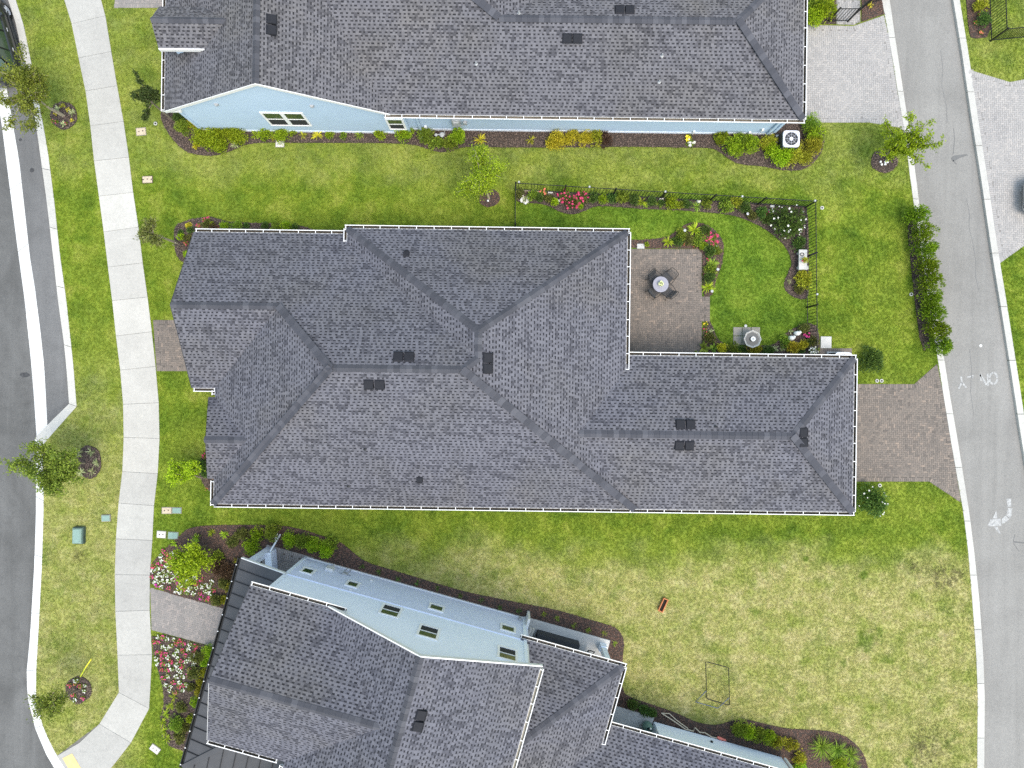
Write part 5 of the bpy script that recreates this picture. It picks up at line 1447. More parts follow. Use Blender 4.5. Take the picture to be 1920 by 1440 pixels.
for i, (px, py, r, n, w) in enumerate(((1056, 368, 12, 12, 'leftmost'), (1072, 380, 14, 16, 'lowest'), (1091, 371, 13, 18, 'rightmost'))):
    blossom_bush(px, py, r, 'olive', 'red', n, f'{w} of three red rose bushes by the fence', 'rose_bush', 1.0, .062, 'm')
# clipped hedge along the alley
HB = [(1706, 412), (1713, 442), (1718, 472), (1722, 502), (1727, 532), (1731, 562), (1735, 592), (1740, 622), (1745, 648)]
HW = ['topmost', 'second from top', 'third from top', 'fourth from top', 'middle', 'fourth from bottom', 'third from bottom', 'second from bottom', 'bottommost']
for (px, py), w in zip(HB, HW):
    x, y = P2(px, py); o = inst('hedge_shrub', shrub_mesh('hedge', 'l', random.randrange(4), 1.25), (x, y, 0), None, random.uniform(0, 6), (.60, .60, 1.1))
    tagit(o, f'{w} shrub of the dense green hedge beside the alley', 'hedge', 'hedge along the alley')

# ------------------------------------------------------------------ trees
def tree(name, base, centre, R, label, kind, nleaf, lsize, h_trunk=None, flat=.9, bark='bark', sparse=.3, shoots=(), stems=1, seed=1, limbs=9, group='trees'):
    """base (x,y), centre of crown (x,y,z)"""
    r = random.Random(seed); c = Vector(centre); b = Vector((base[0], base[1], -.03))
    root = empty(name, (base[0], base[1], 0), label, 'tree', group)
    tk = MB(); tips = []
    fork = b.lerp(c, .55); fork.z = max(.3, c.z - R * flat * .75)
    for s_ in range(stems):
        off = Vector((r.uniform(-.1, .1), r.uniform(-.1, .1), 0)) if stems > 1 else Vector((0, 0, 0))
        m_ = b.lerp(fork, .5) + Vector((r.uniform(-.06, .06), r.uniform(-.06, .06), 0))
        tk.tube([b + off, m_ + off, fork + off * 2], [.055 / math.sqrt(stems) + .01, .042 / math.sqrt(stems) + .008, .032], 7)
    ends = list(shoots)
    for i in range(limbs):
        d = rdir(r, -.25); k = r.uniform(.55, .95)
        ends.append(c + Vector((d.x * R * k, d.y * R * k, d.z * R * flat * k)))
    for e in ends:
        e = Vector(e); st = fork.lerp(Vector((fork.x, fork.y, c.z)), r.uniform(0, .6))
        q = st.lerp(e, .5) + Vector((0, 0, .12 * R)) + rdir(r) * .08 * R
        tk.tube([st, q, e], [.026, .017, .006], 5, cap=False)
        L_ = (e - st).length
        for t in [r.uniform(.3, 1.0) for _ in range(11)] + [1.0]:
            p = (st.lerp(q, t * 2) if t < .5 else q.lerp(e, t * 2 - 1))
            d = (rdir(r) + (e - st).normalized() * .6).normalized(); tl = R * r.uniform(.2, .42)
            p2 = p + d * tl
            tk.tube([p, p2], [.009, .003], 3, cap=False); tips.append((p, p2, r.uniform(-.18, .18)))
    trunk = obj('trunk', tk, M[bark], root)
    mb = MB()
    for i in range(nleaf):
        p, q, tb = tips[r.randrange(len(tips))]
        t = r.random() ** .7; pos = p.lerp(q, t) + rdir(r) * R * r.uniform(.02, sparse * .55)
        leaf(mb, pos, rdir(r) + Vector((0, 0, .1)), rdir(r), lsize * r.uniform(.6, 1.25), lsize * r.uniform(.2, .34), min(1, max(0, r.random() * .8 + .1 + tb)))
    obj('crown', mb, LM[kind], root)
    return root
G_ = 'young trees'
tree('street_tree', P2(160, 868), P(95, 869, 2.6), 1.35, 'leafy young street tree leaning over the kerb in the middle left', 'tree', 10570, 0.114, flat=1.0, seed=3, limbs=15, group=G_, shoots=(P(25, 880, 3.0), P(60, 838, 3.2), P(20, 868, 3.4)))
tree('street_tree', P2(119, 218), P(47, 168, 2.9), 1.45, 'airy street tree beside the parked grey car at the upper left', 'tree', 7634, 0.120, flat=.8, seed=4, limbs=14, bark='barkpale', group=G_, shoots=(P(35, 100, 3.2), P(20, 235, 2.6), P(60, 235, 2.4)))
tree('ornamental_tree', P2(917, 373), P(900, 328, 2.3), 1.25, 'small green tree on the lawn left of the black fence', 'bright', 8200, 0.098, flat=1.2, seed=5, limbs=14, bark='barkpale', sparse=.4, group=G_)
tree('ornamental_tree', P2(1660, 300), P(1692, 272, 1.9), 1.0, 'small bright tree reaching over the alley kerb at upper right', 'treeb', 4403, 0.120, flat=.9, seed=6, limbs=9, group=G_, shoots=(P(1766, 268, 2.9), P(1738, 234, 2.8), P(1737, 310, 2.4), P(1706, 222, 2.4), P(1662, 234, 1.8), P(1742, 258, 2.6)))
tree('ornamental_tree', P2(386, 895), P(347, 888, 1.5), .95, 'lime green small tree in front of the gabled porch', 'lime', 3816, 0.102, flat=.9, seed=7, limbs=10, group=G_)
tree('ornamental_tree', P2(374, 1046), P(358, 1054, 1.15), 1.15, 'big lime green bushy tree above the massed white flowers', 'lime', 7634, 0.120, flat=.8, seed=8, limbs=16, stems=3, sparse=.45, group=G_)
tree('ornamental_tree', P2(322, 223), P(279, 186, 2.1), .55, 'dark leaved tree at the left corner of the blue house', 'treed', 3523, 0.120, flat=.9, seed=9, limbs=8, group=G_, shoots=(P(256, 140, 2.5), P(272, 222, 1.8), P(252, 180, 2.3)))
tree('ornamental_tree', P2(333, 456), P(288, 440, 2.9), .68, 'wispy grey green tree with stakes at the grey-roofed house corner', 'olive', 1908, 0.108, flat=1.0, seed=10, limbs=12, bark='barkpale', sparse=.5, group=G_)
tree('street_tree', P2(146, 1294), P(98, 1312, 2.5), .85, 'thin sparse street tree at the lower left beside the yellow stake', 'tree', 2788, 0.102, flat=.9, seed=11, limbs=12, sparse=.5, group=G_, shoots=(P(60, 1310, 2.7), P(70, 1340, 2.7)))

# labels: rank alike plants along each bed
from collections import defaultdict
grp = defaultdict(list)
for t in PLANTED: grp[(t[3], t[4])].append(t)
for (desc, where), l in grp.items():
    l.sort(key=lambda t: t[1])
    for i, t in enumerate(l):
        if len(l) == 1: lab = f'{desc} {where}'
        elif len(l) == 2: lab = f'{("left", "right")[i]} of two: {desc} {where}'
        elif i == len(l) - 1: lab = f'rightmost {desc} {where}'
        else: lab = f'{ORD[i]} {desc} {where}' if i == 0 else f'{ORD[i]} from left {desc} {where}'
        tagit(t[0], lab, t[5], t[6] if len(l) > 1 else None)
# ------------------------------------------------------------------ fences
def fence(pts, label, h=1.2, gates=(), spacing=.15, posts=2.35, group=None, z=0.0):
    root = empty('picket_fence', (pts[0][0], pts[0][1], z), label, 'fence', group)
    pk_ = MB(); pk_.box((0, 0, h / 2 + .03), (.019, .019, h - .06)); pk_.add([(-.0095, -.0095, h), (.0095, -.0095, h), (.0095, .0095, h), (-.0095, .0095, h), (0, 0, h + .03)], [(0, 1, 4), (1, 2, 4), (2, 3, 4), (3, 0, 4)])
    pme = mesh_data('picket', pk_.v, pk_.f, M['black'])
    qk = MB(); qk.box((0, 0, (h + .08) / 2), (.06, .06, h + .08)); qk.box((0, 0, h + .095), (.075, .075, .03), taper=.4)
    qme = mesh_data('post', qk.v, qk.f, M['black'])
    for a, b in zip(pts[:-1], pts[1:]):
        A, Bv = Vector((*a, z)), Vector((*b, z)); d = Bv - A; L_ = d.length; d.normalize(); rz = math.atan2(d.y, d.x)
        for hh in (.12, h - .02):
            mb = MB(); mb.beam(A + Vector((0, 0, hh)), Bv + Vector((0, 0, hh)), .028, .034); obj('rail', mb, M['black'], root)
        k = max(1, round(L_ / posts))
        for i in range(k + 1): inst('post', qme, tuple(A + d * (L_ * i / k)), root, rz)
        n_ = int(L_ / spacing)
        for i in range(1, n_): inst('picket', pme, tuple(A + d * (L_ * i / n_)), root, rz)
    return root
def solar_light(x, y, z, label):
    r_ = empty('solar_light', (x, y, z), label, 'light', 'solar lights on the fence')
    mb = MB(); mb.box((x, y, z + .05), (.07, .07, .06)); obj('lamp_body', mb, M['grey_metal'], r_)
    mb = MB(); mb.box((x, y, z + .095), (.09, .09, .02), taper=.8); obj('solar_panel', mb, M['grey_metal'], r_)
FH = 1.2
fpts = [P2(966, 420, FH), P2(967, 343, FH), P2(1530, 377, FH), P2(1533, 668, FH)]
fence(fpts, 'black metal picket fence enclosing the back garden', FH)
for px, py, w in ((973, 342, 'at the left end of the back garden fence'), (1105, 351, 'on the fence behind the red roses'), (1247, 360, 'on the fence above the patio'), (1391, 369, 'on the fence left of the gardenia'), (1527, 377, 'on the top right fence corner'), (1531, 552, 'on the right side of the fence')):
    x, y = P2(px, py, FH + .1); solar_light(x, y, FH + .1, f'small solar cap light {w}')
fence([P2(1885, -40, FH), P2(1889, 54, FH), P2(1990, 44, FH)], 'black picket fence round the lawn at the far upper right', FH, spacing=.135)
fence([P2(1575, 16, FH), P2(1612, 16, FH), P2(1648, -16, FH), P2(1690, -30, FH)], 'black picket fence and gate at the top right above the pale steps', FH, spacing=.135)

# ------------------------------------------------------------------ patio furniture
tz = .74; tx, ty = P2(1239, 533, tz)
t = empty('patio_table', (tx, ty, .02), 'round grey patio table with a flower bowl on the brick patio', 'table')
mb = MB(); mb.lathe((tx, ty, tz - .03), [(.0, 0), (.36, 0), (.385, .012), (.375, .03), (.0, .032)], 36); obj('table_top', mb, M['tabletop'], t)
for i in range(4):
    a = i * math.pi / 2 + .2; mb = MB(); mb.tube([(tx + .06 * math.cos(a), ty + .06 * math.sin(a), tz - .03), (tx + .12 * math.cos(a), ty + .12 * math.sin(a), .35), (tx + .3 * math.cos(a), ty + .3 * math.sin(a), .03)], .016); obj('leg', mb, M['black'], t)
bx_, by_ = P2(1239, 532, tz + .1)
t = empty('flower_bowl', (bx_, by_, tz), 'small bowl of pale yellow flowers on the patio table', 'flower bowl')
mb = MB(); mb.lathe((bx_, by_, tz + .004), [(.05, 0), (.085, .02), (.11, .09), (.125, .14), (.115, .14), (.1, .09), (.0, .08)], 18); obj('bowl', mb, M['jade'], t)
fl = plain('petal_cream', (.72, .76, .42), .7, var=.2, scale=30)
mb = MB(); rr = random.Random(3)
for i in range(26):
    a = rr.uniform(0, 6.28); d = math.sqrt(rr.random()) * .12; c = Vector((bx_ + d * math.cos(a), by_ + d * math.sin(a), tz + .16 + rr.uniform(0, .05) - d * .25))
    for q in range(5): leaf(mb, c, Vector((math.cos(q * 1.256 + i), math.sin(q * 1.256 + i), .25)), Vector((0, 0, 1)), .034, .011, .5)
obj('blossoms', mb, fl, t)
mb = MB()
for i in range(30): leaf(mb, Vector((bx_, by_, tz + .1)) + rdir(rr, 0) * .09, rdir(rr, 0), rdir(rr), .06, .018, rr.random())
obj('foliage', mb, LM['mid'], t)
def chair(px, py, face, label):
    """metal arm chair with a sling seat; face = direction the sitter looks (radians)"""
    x, y = P2(px, py, .45); f = Vector((math.cos(face), math.sin(face), 0)); s = Vector((-f.y, f.x, 0)); o = Vector((x, y, .02))
    W = lambda a, b, c: o + f * a + s * b + Vector((0, 0, c))
    r_ = empty('patio_chair', (x, y, .02), label, 'chair', 'chairs round the patio table')
    mb = MB()
    for i in range(7):
        a = .24 - i * .075; mb.beam(W(a, -.23, .43 - .01 * i), W(a, .23, .43 - .01 * i), .062, .014)
    obj('seat', mb, M['sling'], r_)
    mb = MB()
    for i in range(6):
        hh = .48 + i * .075; a = -.23 - .03 * i; mb.beam(W(a, -.22, hh), W(a, .22, hh), .012, .064, up=(f.x * .4, f.y * .4, .9))
    obj('backrest', mb, M['sling'], r_)
    for sg in (-1, 1):
        mb = MB(); mb.tube([W(-.23, sg * .25, .38), W(-.36, sg * .25, .75), W(-.42, sg * .23, .97)], .014); obj('back_post', mb, M['black'], r_)
        mb = MB(); mb.tube([W(-.33, sg * .26, .66), W(-.1, sg * .31, .67), W(.14, sg * .31, .66), W(.24, sg * .27, .6), W(.26, sg * .25, .43)], .014); obj('armrest', mb, M['black'], r_)
        mb = MB(); mb.tube([W(.26, sg * .25, .43), W(.28, sg * .26, 0)], .014); obj('leg', mb, M['black'], r_)
        mb = MB(); mb.tube([W(-.23, sg * .25, .40), W(-.34, sg * .27, 0)], .014); obj('leg', mb, M['black'], r_)
    mb = MB(); mb.tube([W(-.42, -.23, .97), W(-.455, -.1, 1.0), W(-.455, .1, 1.0), W(-.42, .23, .97)], .014); obj('top_rail', mb, M['black'], r_)
for dx, dy, w in ((11, -11, 'upper right'), (-10, -10, 'upper left'), (11, 11, 'lower right'), (-10, 10, 'lower left')):
    chair(1239 + dx, 534 + dy, math.atan2(dy, -dx), f'black metal arm chair at the {w} of the patio table')

# ------------------------------------------------------------------ fountain, bench, ornaments, slabs
fx, fy = P2(1410, 636, .55)
f = empty('bird_bath', (fx, fy, .04), 'octagonal grey stone fountain on square concrete slabs', 'fountain')
mb = MB(); mb.lathe((fx, fy, .04), [(.2, 0), (.2, .06), (.12, .1), (.09, .3), (.13, .42), (.2, .46)], 8); obj('pedestal', mb, M['stone'], f)
mb = MB(); mb.lathe((fx, fy, .48), [(.1, 0), (.3, .04), (.40, .13), (.43, .15), (.43, .17), (.385, .17), (.36, .13), (.28, .07), (.0, .05)], 8); obj('basin', mb, M['stone'], f)
wm = plain('fountain_water', (.10, .10, .09), .08, spec=.7); mb = MB(); mb.lathe((fx, fy, .60), [(.345, 0), (.0, .001)], 8); obj('water', mb, wm, f)
mb = MB(); mb.lathe((fx, fy, .53), [(.12, 0), (.08, .08), (.05, .14), (.11, .18), (.12, .21), (.03, .2), (.04, .27), (.0, .33)], 12); obj('finial', mb, M['whitestone'], f)
pv = MB(); pv.bbox((0, 0, .02), (.42, .42, .05), 0, .01); pme = mesh_data('garden_slab', pv.v, pv.f, M['oldslab'])
for i in range(3):
    for j in range(2):
        x, y = P2(1382.5 + 17 * i, 621.5 + 17 * j); o = inst('garden_slab', pme, (x, y, .0), None, random.uniform(-.01, .01))
        tagit(o, f'{("upper", "lower")[j]} {("left", "middle", "right")[i]} square concrete slab under the fountain', 'slab', 'slabs under the fountain')
for px, py, w, h_, lab, m in ((1548, 642, 20, 22, 'pale square paver on the grass beside the garage AC pad', 'slab'), (1201, 462, 14, 9, 'small pale paver against the patio edge by the house', 'slab'), (1032, 361, 9, 4, 'pale edging block left of the roses', 'slab')):
    x, y = P2(px, py); mb = MB(); mb.bbox((x, y, .035), (w / 38, h_ / 38, .06), 0, .008); obj('paver_stone', mb, M[m], label=lab, cat='paver')
mb = MB(); mb.beam((*P2(975, 357), .05), (*P2(1012, 360), .05), .07, .09); obj('timber_edging', mb, M['wood'], label='weathered timber edging at the left end of the fence bed', cat='timber')
# bench with things on it
bx0, by0 = P2(1505, 487, .4)
b_ = empty('stone_bench', (bx0, by0, .03), 'pale stone bench by the right side of the fence', 'bench')
mb = MB(); mb.bbox((bx0, by0, .42), (.40, .98, .07), 0, .015); obj('seat', mb, M['benchstone'], b_)
for sg in (-1, 1): mb = MB(); mb.box((bx0, by0 + sg * .36, .21), (.3, .1, .36), taper=.85); obj('leg', mb, M['stone'], b_)
x, y = P2(1504, 477, .48); mb = MB()
pts = [(x + .09 * math.cos(i * math.pi / 6), y + .07 * math.sin(i * math.pi / 6), .485) for i in range(13)]; mb.tube(pts, .018, 6); obj('ring_ornament', mb, M['charcoal'], label='small dark ring lying on the stone bench', cat='ornament')
x, y = P2(1507, 488, .5); t = empty('potted_flower', (x, y, .455), 'pot of pink flowers standing on the stone bench', 'potted plant')
mb = MB(); mb.lathe((x, y, .455), [(.06, 0), (.09, .12), (.1, .14), (.085, .14), (.0, .12)], 14); obj('pot', mb, M['terracotta'], t)
inst('foliage', shrub_mesh('gold', 's', 1), (x + .03, y, .57), t, 0, (.19, .19, .14)); inst('blossoms', bloom_mesh('pink', 2, 9, .26), (x - .06, y, .56), t, 0, .15)
for px, py, r_, w in ((1499, 503, 6, 'left'), (1509, 503, 5, 'right')):
    x, y = P2(px, py); mb = MB(); rr = random.Random(px)
    mb.lathe((x, y, .02), [(r_ / 38 * k, z_) for k, z_ in ((.8, 0), (1, .07), (.95, .16), (.6, .24), (0, .27))], 9); obj('rock', mb, M['stone'], label=f'{w} pale rock at the foot of the stone bench', cat='rock', smooth=True)
for px, py, a, w in ((1484, 634, .35, 'lower left'), (1495, 625, .1, 'upper right')):
    x, y = P2(px, py, .2); mb = MB(); mb.lathe((x, y, .03), [(.10, 0), (.15, .06), (.15, .18), (.11, .27), (.05, .31), (0, .32)], 12, squash=.8)
    mb.lathe((x + .1, y + .05, .2), [(.02, 0), (.07, .04), (.075, .1), (.03, .15), (0, .16)], 10); obj('garden_ornament', mb, M['whitestone'], label=f'{w} of two white rounded garden ornaments by the fountain bed', cat='ornament', group='white ornaments', smooth=True)
for px, py, w in ((1240, 374, 'left'), (1310, 378, 'middle'), (1448, 387, 'right')):
    x, y = P2(px, py, .1); mb = MB(); mb.bbox((x, y, .08), (.19, .11, .12), 0, .01); obj('edging_block', mb, M['boxwhite'], label=f'{w} of three white blocks along the fence bed', cat='block', group='white blocks')
for px, py, w in ((1284, 432, 'in the patio bed beside the strappy plant'), (1402, 401, 'in the fence bed under the fence bend'), (1346, 505, 'at the right edge of the patio bed'), (1335, 546, 'at the lower tip of the patio bed'), (1398, 611, 'above the fountain slabs')):
    x, y = P2(px, py, .3); t = empty('path_light', (x, y, .0), f'small solar path light {w}', 'light', 'solar path lights')
    mb = MB(); mb.tube([(x, y, 0), (x, y, .28)], .012, 6); obj('stake', mb, M['black'], t)
    mb = MB(); mb.lathe((x, y, .27), [(.03, 0), (.065, .03), (.07, .05), (.0, .06)], 10); obj('cap', mb, M['grey_metal'], t)
x, y = P2(1048, 376, .1); mb = MB(); mb.lathe((x, y, .02), [(.08, 0), (.1, .05), (.07, .14), (0, .17)], 8, squash=.7); obj('rock', mb, M['whitestone'], label='white stone under the red rose bushes', cat='rock', smooth=True)
for i, (px, py) in enumerate(((1650, 304), (1652, 309), (1659, 304), (1658.5, 308.5), (1663, 304.5))):
    x, y = P2(px, py); mb = MB(); mb.lathe((x, y, .03), [(.05, 0), (.06, .03), (.04, .07), (0, .08)], 9); obj('white_stone', mb, M['whitestone'], label='small round white stone under the upper right tree', cat='stone', group='white stones under the tree', smooth=True)
x, y = P2(915, 377); mb = MB(); mb.lathe((x, y, .03), [(.05, 0), (.06, .04), (.03, .09), (0, .1)], 9); obj('white_stone', mb, M['whitestone'], label='single white stone in the round bed left of the fence', cat='stone', smooth=True)

# ------------------------------------------------------------------ air conditioners
def ac_unit(px, py, label, rz=0, s=.80, h=.85):
    x, y = P2(px, py, h); r_ = empty('air_conditioner', (x, y, .02), label, 'air conditioner')
    mb = MB(); mb.bbox((x, y, .05), (s + .12, s + .12, .08), rz, .01); obj('pad', mb, M['slab'], r_)
    mb = MB(); mb.box((x, y, .09 + (h - .15) / 2), (s - .03, s - .03, h - .17), rz); obj('coil_cabinet', mb, M['acdark'], r_)
    R = s / 2; n_ = 40; ro = R * .80; V = []
    def sq(a):
        c_, s_ = math.cos(a), math.sin(a); k_ = (abs(c_) ** 7 + abs(s_) ** 7) ** (-1 / 7)
        return c_ * k_ * R, s_ * k_ * R
    mb = MB()
    for hh, kk in ((h - .08, 1.0), (h - .008, 1.0), (h, .98)): V += [(x + sq(q * 2 * math.pi / n_)[0] * kk, y + sq(q * 2 * math.pi / n_)[1] * kk, hh) for q in range(n_)]
    for hh, rr_ in ((h + .004, ro), (h - .05, ro)): V += [(x + rr_ * math.cos(q * 2 * math.pi / n_), y + rr_ * math.sin(q * 2 * math.pi / n_), hh) for q in range(n_)]
    F_ = [(r0 * n_ + i, r0 * n_ + (i + 1) % n_, (r0 + 1) * n_ + (i + 1) % n_, (r0 + 1) * n_ + i) for r0 in range(4) for i in range(n_)]
    mb.add(V, F_); obj('top_panel', mb, M['acwhite'], r_)
    mb = MB(); mb.lathe((x, y, h - .14), [(ro, 0), (0, .001)], 20); obj('fan_well', mb, M['acdark'], r_)
    for i in range(3):
        a = i * 2.094 + .6; mb = MB(); V = []
        for t_, rr_ in ((0, .08), (.45, .08), (.75, ro * .92), (0, ro * .92)): V.append((x + rr_ * math.cos(a + t_), y + rr_ * math.sin(a + t_), h - .10 + .03 * t_))
        mb.add(V, [(0, 1, 2, 3)]); obj('fan_blade', mb, M['grey_metal'], r_)
    mb = MB()
    for i in range(8):
        a = i * math.pi / 4; mb.tube([(x + .07 * math.cos(a), y + .07 * math.sin(a), h - .01), (x + ro * math.cos(a), y + ro * math.sin(a), h - .005)], .006, 4)
    for rr_ in (.2,): mb.tube([(x + rr_ * math.cos(q * math.pi / 12), y + rr_ * math.sin(q * math.pi / 12), h - .006) for q in range(25)], .004, 4)
    mb.lathe((x, y, h - .05), [(.09, 0), (.09, .05), (0, .055)], 14); obj('fan_guard', mb, M['acwhite'], r_)
ac_unit(1484, 260, 'white air conditioner among shrubs at the blue house corner')
ac_unit(1582, 676, 'white air conditioner half under the garage eave')

# ------------------------------------------------------------------ utility boxes in the grass
def lid_box(px, py, w, h_, m, label, rz=0.0, ht=.03, holes=1, name='utility_box', dark=None, cat='utility box'):
    x, y = P2(px, py); r_ = empty(name, (x, y, 0), label, cat)
    mb = MB(); mb.bbox((x, y, ht / 2), (w / 38 + .05, h_ / 38 + .05, ht), rz, .006); obj('rim', mb, M[dark or 'oldslab'], r_)
    mb = MB(); mb.bbox((x, y, ht + .006), (w / 38, h_ / 38, .03), rz, .012); obj('lid', mb, M[m], r_)
    for i in range(holes):
        d = (i - (holes - 1) / 2) * w / 38 * .42
        mb = MB(); mb.lathe((x + d * math.cos(rz), y + d * math.sin(rz) + .02 * (i % 2), ht + .02), [(.035, 0), (.03, .006), (0, .006)], 10); obj('finger_hole', mb, M['rust'], r_)
lid_box(265, 247, 17, 13, 'beige', 'beige meter box lid right of the sidewalk, upper one', .1, holes=2)
lid_box(277, 337, 18, 12, 'beige', 'beige meter box lid with brown rim, lower one right of the sidewalk', .05, holes=3, dark='rust')
lid_box(525, 270, 15, 11, 'boxwhite', 'white box lid at the edge of the blue house bed', 0, holes=0)
lid_box(313, 957, 17, 11, 'beige', 'beige meter box lid by the bottom left corner of the grey roof', 0, holes=2)
lid_box(332, 957, 16, 10, 'utilgreen', 'green lid beside the beige lid left of the large grey roof', 0, holes=0)
lid_box(303, 1002, 16, 12, 'boxwhite', 'white meter box lid beside a green lid near the flower bed', -.05, holes=2)
lid_box(325, 1004, 18, 12, 'utilgreen', 'green lid beside the white box lid near the flower bed', -.03, holes=0)
lid_box(291, 1404, 18, 11, 'boxwhite', 'tilted white meter box lid at the bottom left lawn', -.62, holes=2)
lid_box(200, 971, 15, 11, 'utilgreen', 'small pale green lid left of the sidewalk', .05, ht=.08, holes=0)
x, y = P2(144, 1005, .3); r_ = empty('utility_pedestal', (x, y, 0), 'green utility pedestal box standing on the verge', 'utility box')
mb = MB(); mb.box((x, y, .1), (.52, .82, .2)); obj('base', mb, M['utildark'], r_)
mb = MB(); mb.bbox((x, y, .27), (.44, .74, .16), 0, .05); obj('cover', mb, M['utilgreen'], r_)
mb = MB(); mb.box((x + .25, y - .1, .16), (.03, .12, .06)); obj('latch', mb, M['black'], r_)
for i, (px, py, w) in enumerate(((1541, 390, 'right of the fence corner'), (1708, 552, 'left of the hedge'), (1644, 714, 'left of two by the driveway top edge'), (1652.5, 714, 'right of two by the driveway top edge'), (1649, 910, 'below the brown driveway'), (292, 232, 'at the left corner of the blue house bed'))):
    x, y = P2(px, py); r_ = empty('sprinkler_head', (x, y, 0), f'pale sprinkler ring in the grass {w}', 'sprinkler', 'sprinkler heads')
    mb = MB(); mb.lathe((x, y, 0), [(.09, 0), (.09, .04), (.05, .045), (.05, .02), (0, .02)], 14); obj('collar', mb, M['stone'], r_)
    mb = MB(); mb.lathe((x, y, .02), [(.035, 0), (.03, .03), (0, .035)], 10); obj('cap', mb, M['black'], r_)

# stakes, planter, rebounder, rope, urn, covered patio things
x0, y0_ = P2(152, 1268); x1, y1_ = P2(170, 1236, 0)
r_ = empty('marker_stake', (x0, y0_, 0), 'bright yellow guy-wire guard leaning from the lower round bed', 'stake')
mb = MB(); mb.tube([(*P2(150, 1270), 0), (*P2(160, 1252, .3), .3)], .025, 8); obj('lower_sleeve', mb, plain('yellow_green_sleeve', (.55, .62, .04), .5), r_)
mb = MB(); mb.tube([(*P2(160, 1252, .3), .3), (*P2(171, 1236, .62), .62)], .028, 8); obj('upper_sleeve', mb, M['yellow'], r_)
for i, (a, b, w) in enumerate((((338, 449), (330, 441), 'upper'), ((341, 461), (329, 455), 'middle'), ((337, 464), (324, 459), 'lower'))):
    mb = MB(); mb.tube([(*P2(*a), 0), (*P2(b[0], b[1], 1.0), 1.0)], .022, 6); obj('tree_stake', mb, M['barkpale'], label=f'{w} of three pale wooden stakes at the wispy tree', cat='stake', group='wooden tree stakes')
mb = MB(); mb.tube([(*P2(122, 217), 0), (*P2(98, 204, .8), .8)], .04, 7); obj('tree_stake', mb, M['barkpale'], label='thick pale stake in the upper street tree bed', cat='stake')
x, y = P2(1243, 1134, .1); rz = math.radians(66)
r_ = empty('planter_box', (x, y, 0), 'narrow terracotta planter box lying on the dry lawn', 'planter')
mb = MB(); L_, W_2, hh = .66, .22, .2; co, si = math.cos(rz), math.sin(rz); rot = lambda a, b: (x + a * co - b * si, y + a * si + b * co)
V = []
for zz, k in ((0.0, .0), (hh, .02), (hh, -.025), (.03, -.03)):
    for a, b in ((-1, -1), (1, -1), (1, 1), (-1, 1)): V.append((*rot(a * (L_ / 2 + k), b * (W_2 / 2 + k)), zz))
mb.add(V, [(i * 4 + q, i * 4 + (q + 1) % 4, (i + 1) * 4 + (q + 1) % 4, (i + 1) * 4 + q) for i in range(3) for q in range(4)]); obj('box', mb, M['terracotta'], r_)
mb = MB(); mb.box((x, y, .09), (L_ - .06, W_2 - .06, .04), rz); obj('soil', mb, M['soil'], r_)
# ball rebounder: upright frame with net, blue foot frame
def PZ(px, py, z): return Vector(P(px, py, z))
tz_ = 1.15
c1, c2, c3, c4 = PZ(1325, 1310, .03), PZ(1368, 1323, .03), PZ(1366, 1252, tz_), PZ(1323, 1240, tz_)
r_ = empty('ball_rebounder', (c1.x, c1.y, 0), 'black framed ball rebounder net with blue feet on the dry lawn', 'sports net')
def round_loop(q, rd=.1):
    out = []
    for i in range(4):
        a, b, c = q[i - 1], q[i], q[(i + 1) % 4]
        out += [b + (a - b).normalized() * rd, b.lerp((a + c) / 2, .03), b + (c - b).normalized() * rd]
    return out + [out[0]]
mb = MB(); mb.tube(round_loop([c1, c2, c3, c4]), .020, 6); obj('net_frame', mb, M['black'], r_)
mb = MB()
for i in range(1, 14): mb.tube([c1.lerp(c4, i / 14), c2.lerp(c3, i / 14)], .0022, 3, cap=False)
for i in range(1, 9): mb.tube([c1.lerp(c2, i / 9), c4.lerp(c3, i / 9)], .0022, 3, cap=False)
obj('net', mb, M['black'], r_)
g1, g2 = PZ(1304, 1316, .03), PZ(1346, 1328, .03)
u1, u2 = c1.lerp(c4, .22), c2.lerp(c3, .22)
mb = MB(); mb.tube([u1, g1, g2, u2], .018, 6); obj('foot_frame', mb, M['bluesteel'], r_)
# rope with coral float in the bed
pts = [PZ(1240, 1337, .08), PZ(1262, 1351, .1), PZ(1285, 1367, .1), PZ(1300, 1371, .12), PZ(1303, 1364, .12), PZ(1312, 1373, .1), PZ(1322, 1374, .1), PZ(1335, 1382, .1), PZ(1350, 1385, .1)]
r_ = empty('rope_toy', tuple(pts[0]), 'pale knotted rope with a coral float beside the low garage wall', 'rope')
mb = MB(); mb.tube(pts, .028, 6); mb.tube([PZ(1240, 1337, .08), PZ(1255, 1338, .1), PZ(1268, 1350, .1), PZ(1290, 1366, .12)], .024, 6); obj('rope', mb, M['rope'], r_)
mb = MB(); mb.tube([PZ(1345, 1382, .12), PZ(1351, 1385, .12), PZ(1361, 1388, .1)], [.05, .075, .04], 8); obj('float', mb, M['pink'], r_)
x, y = P2(1215, 1366, .6); r_ = empty('garden_urn', (x, y, .1), 'dark green ceramic urn in the recessed court of the two-storey house', 'urn')
mb = MB(); mb.lathe((x, y, .1), [(.14, 0), (.2, .08), (.26, .3), (.24, .5), (.14, .62), (.13, .66), (.18, .7), (.15, .7), (.11, .62), (.0, .5)], 18); obj('body', mb, M['jade'], r_, smooth=True)
mb = MB(); mb.lathe((x + .08, y + .1, .78), [(.02, 0), (.05, .03), (.05, .08), (0, .11)], 10); obj('finial', mb, M['whitestone'], r_, smooth=True)
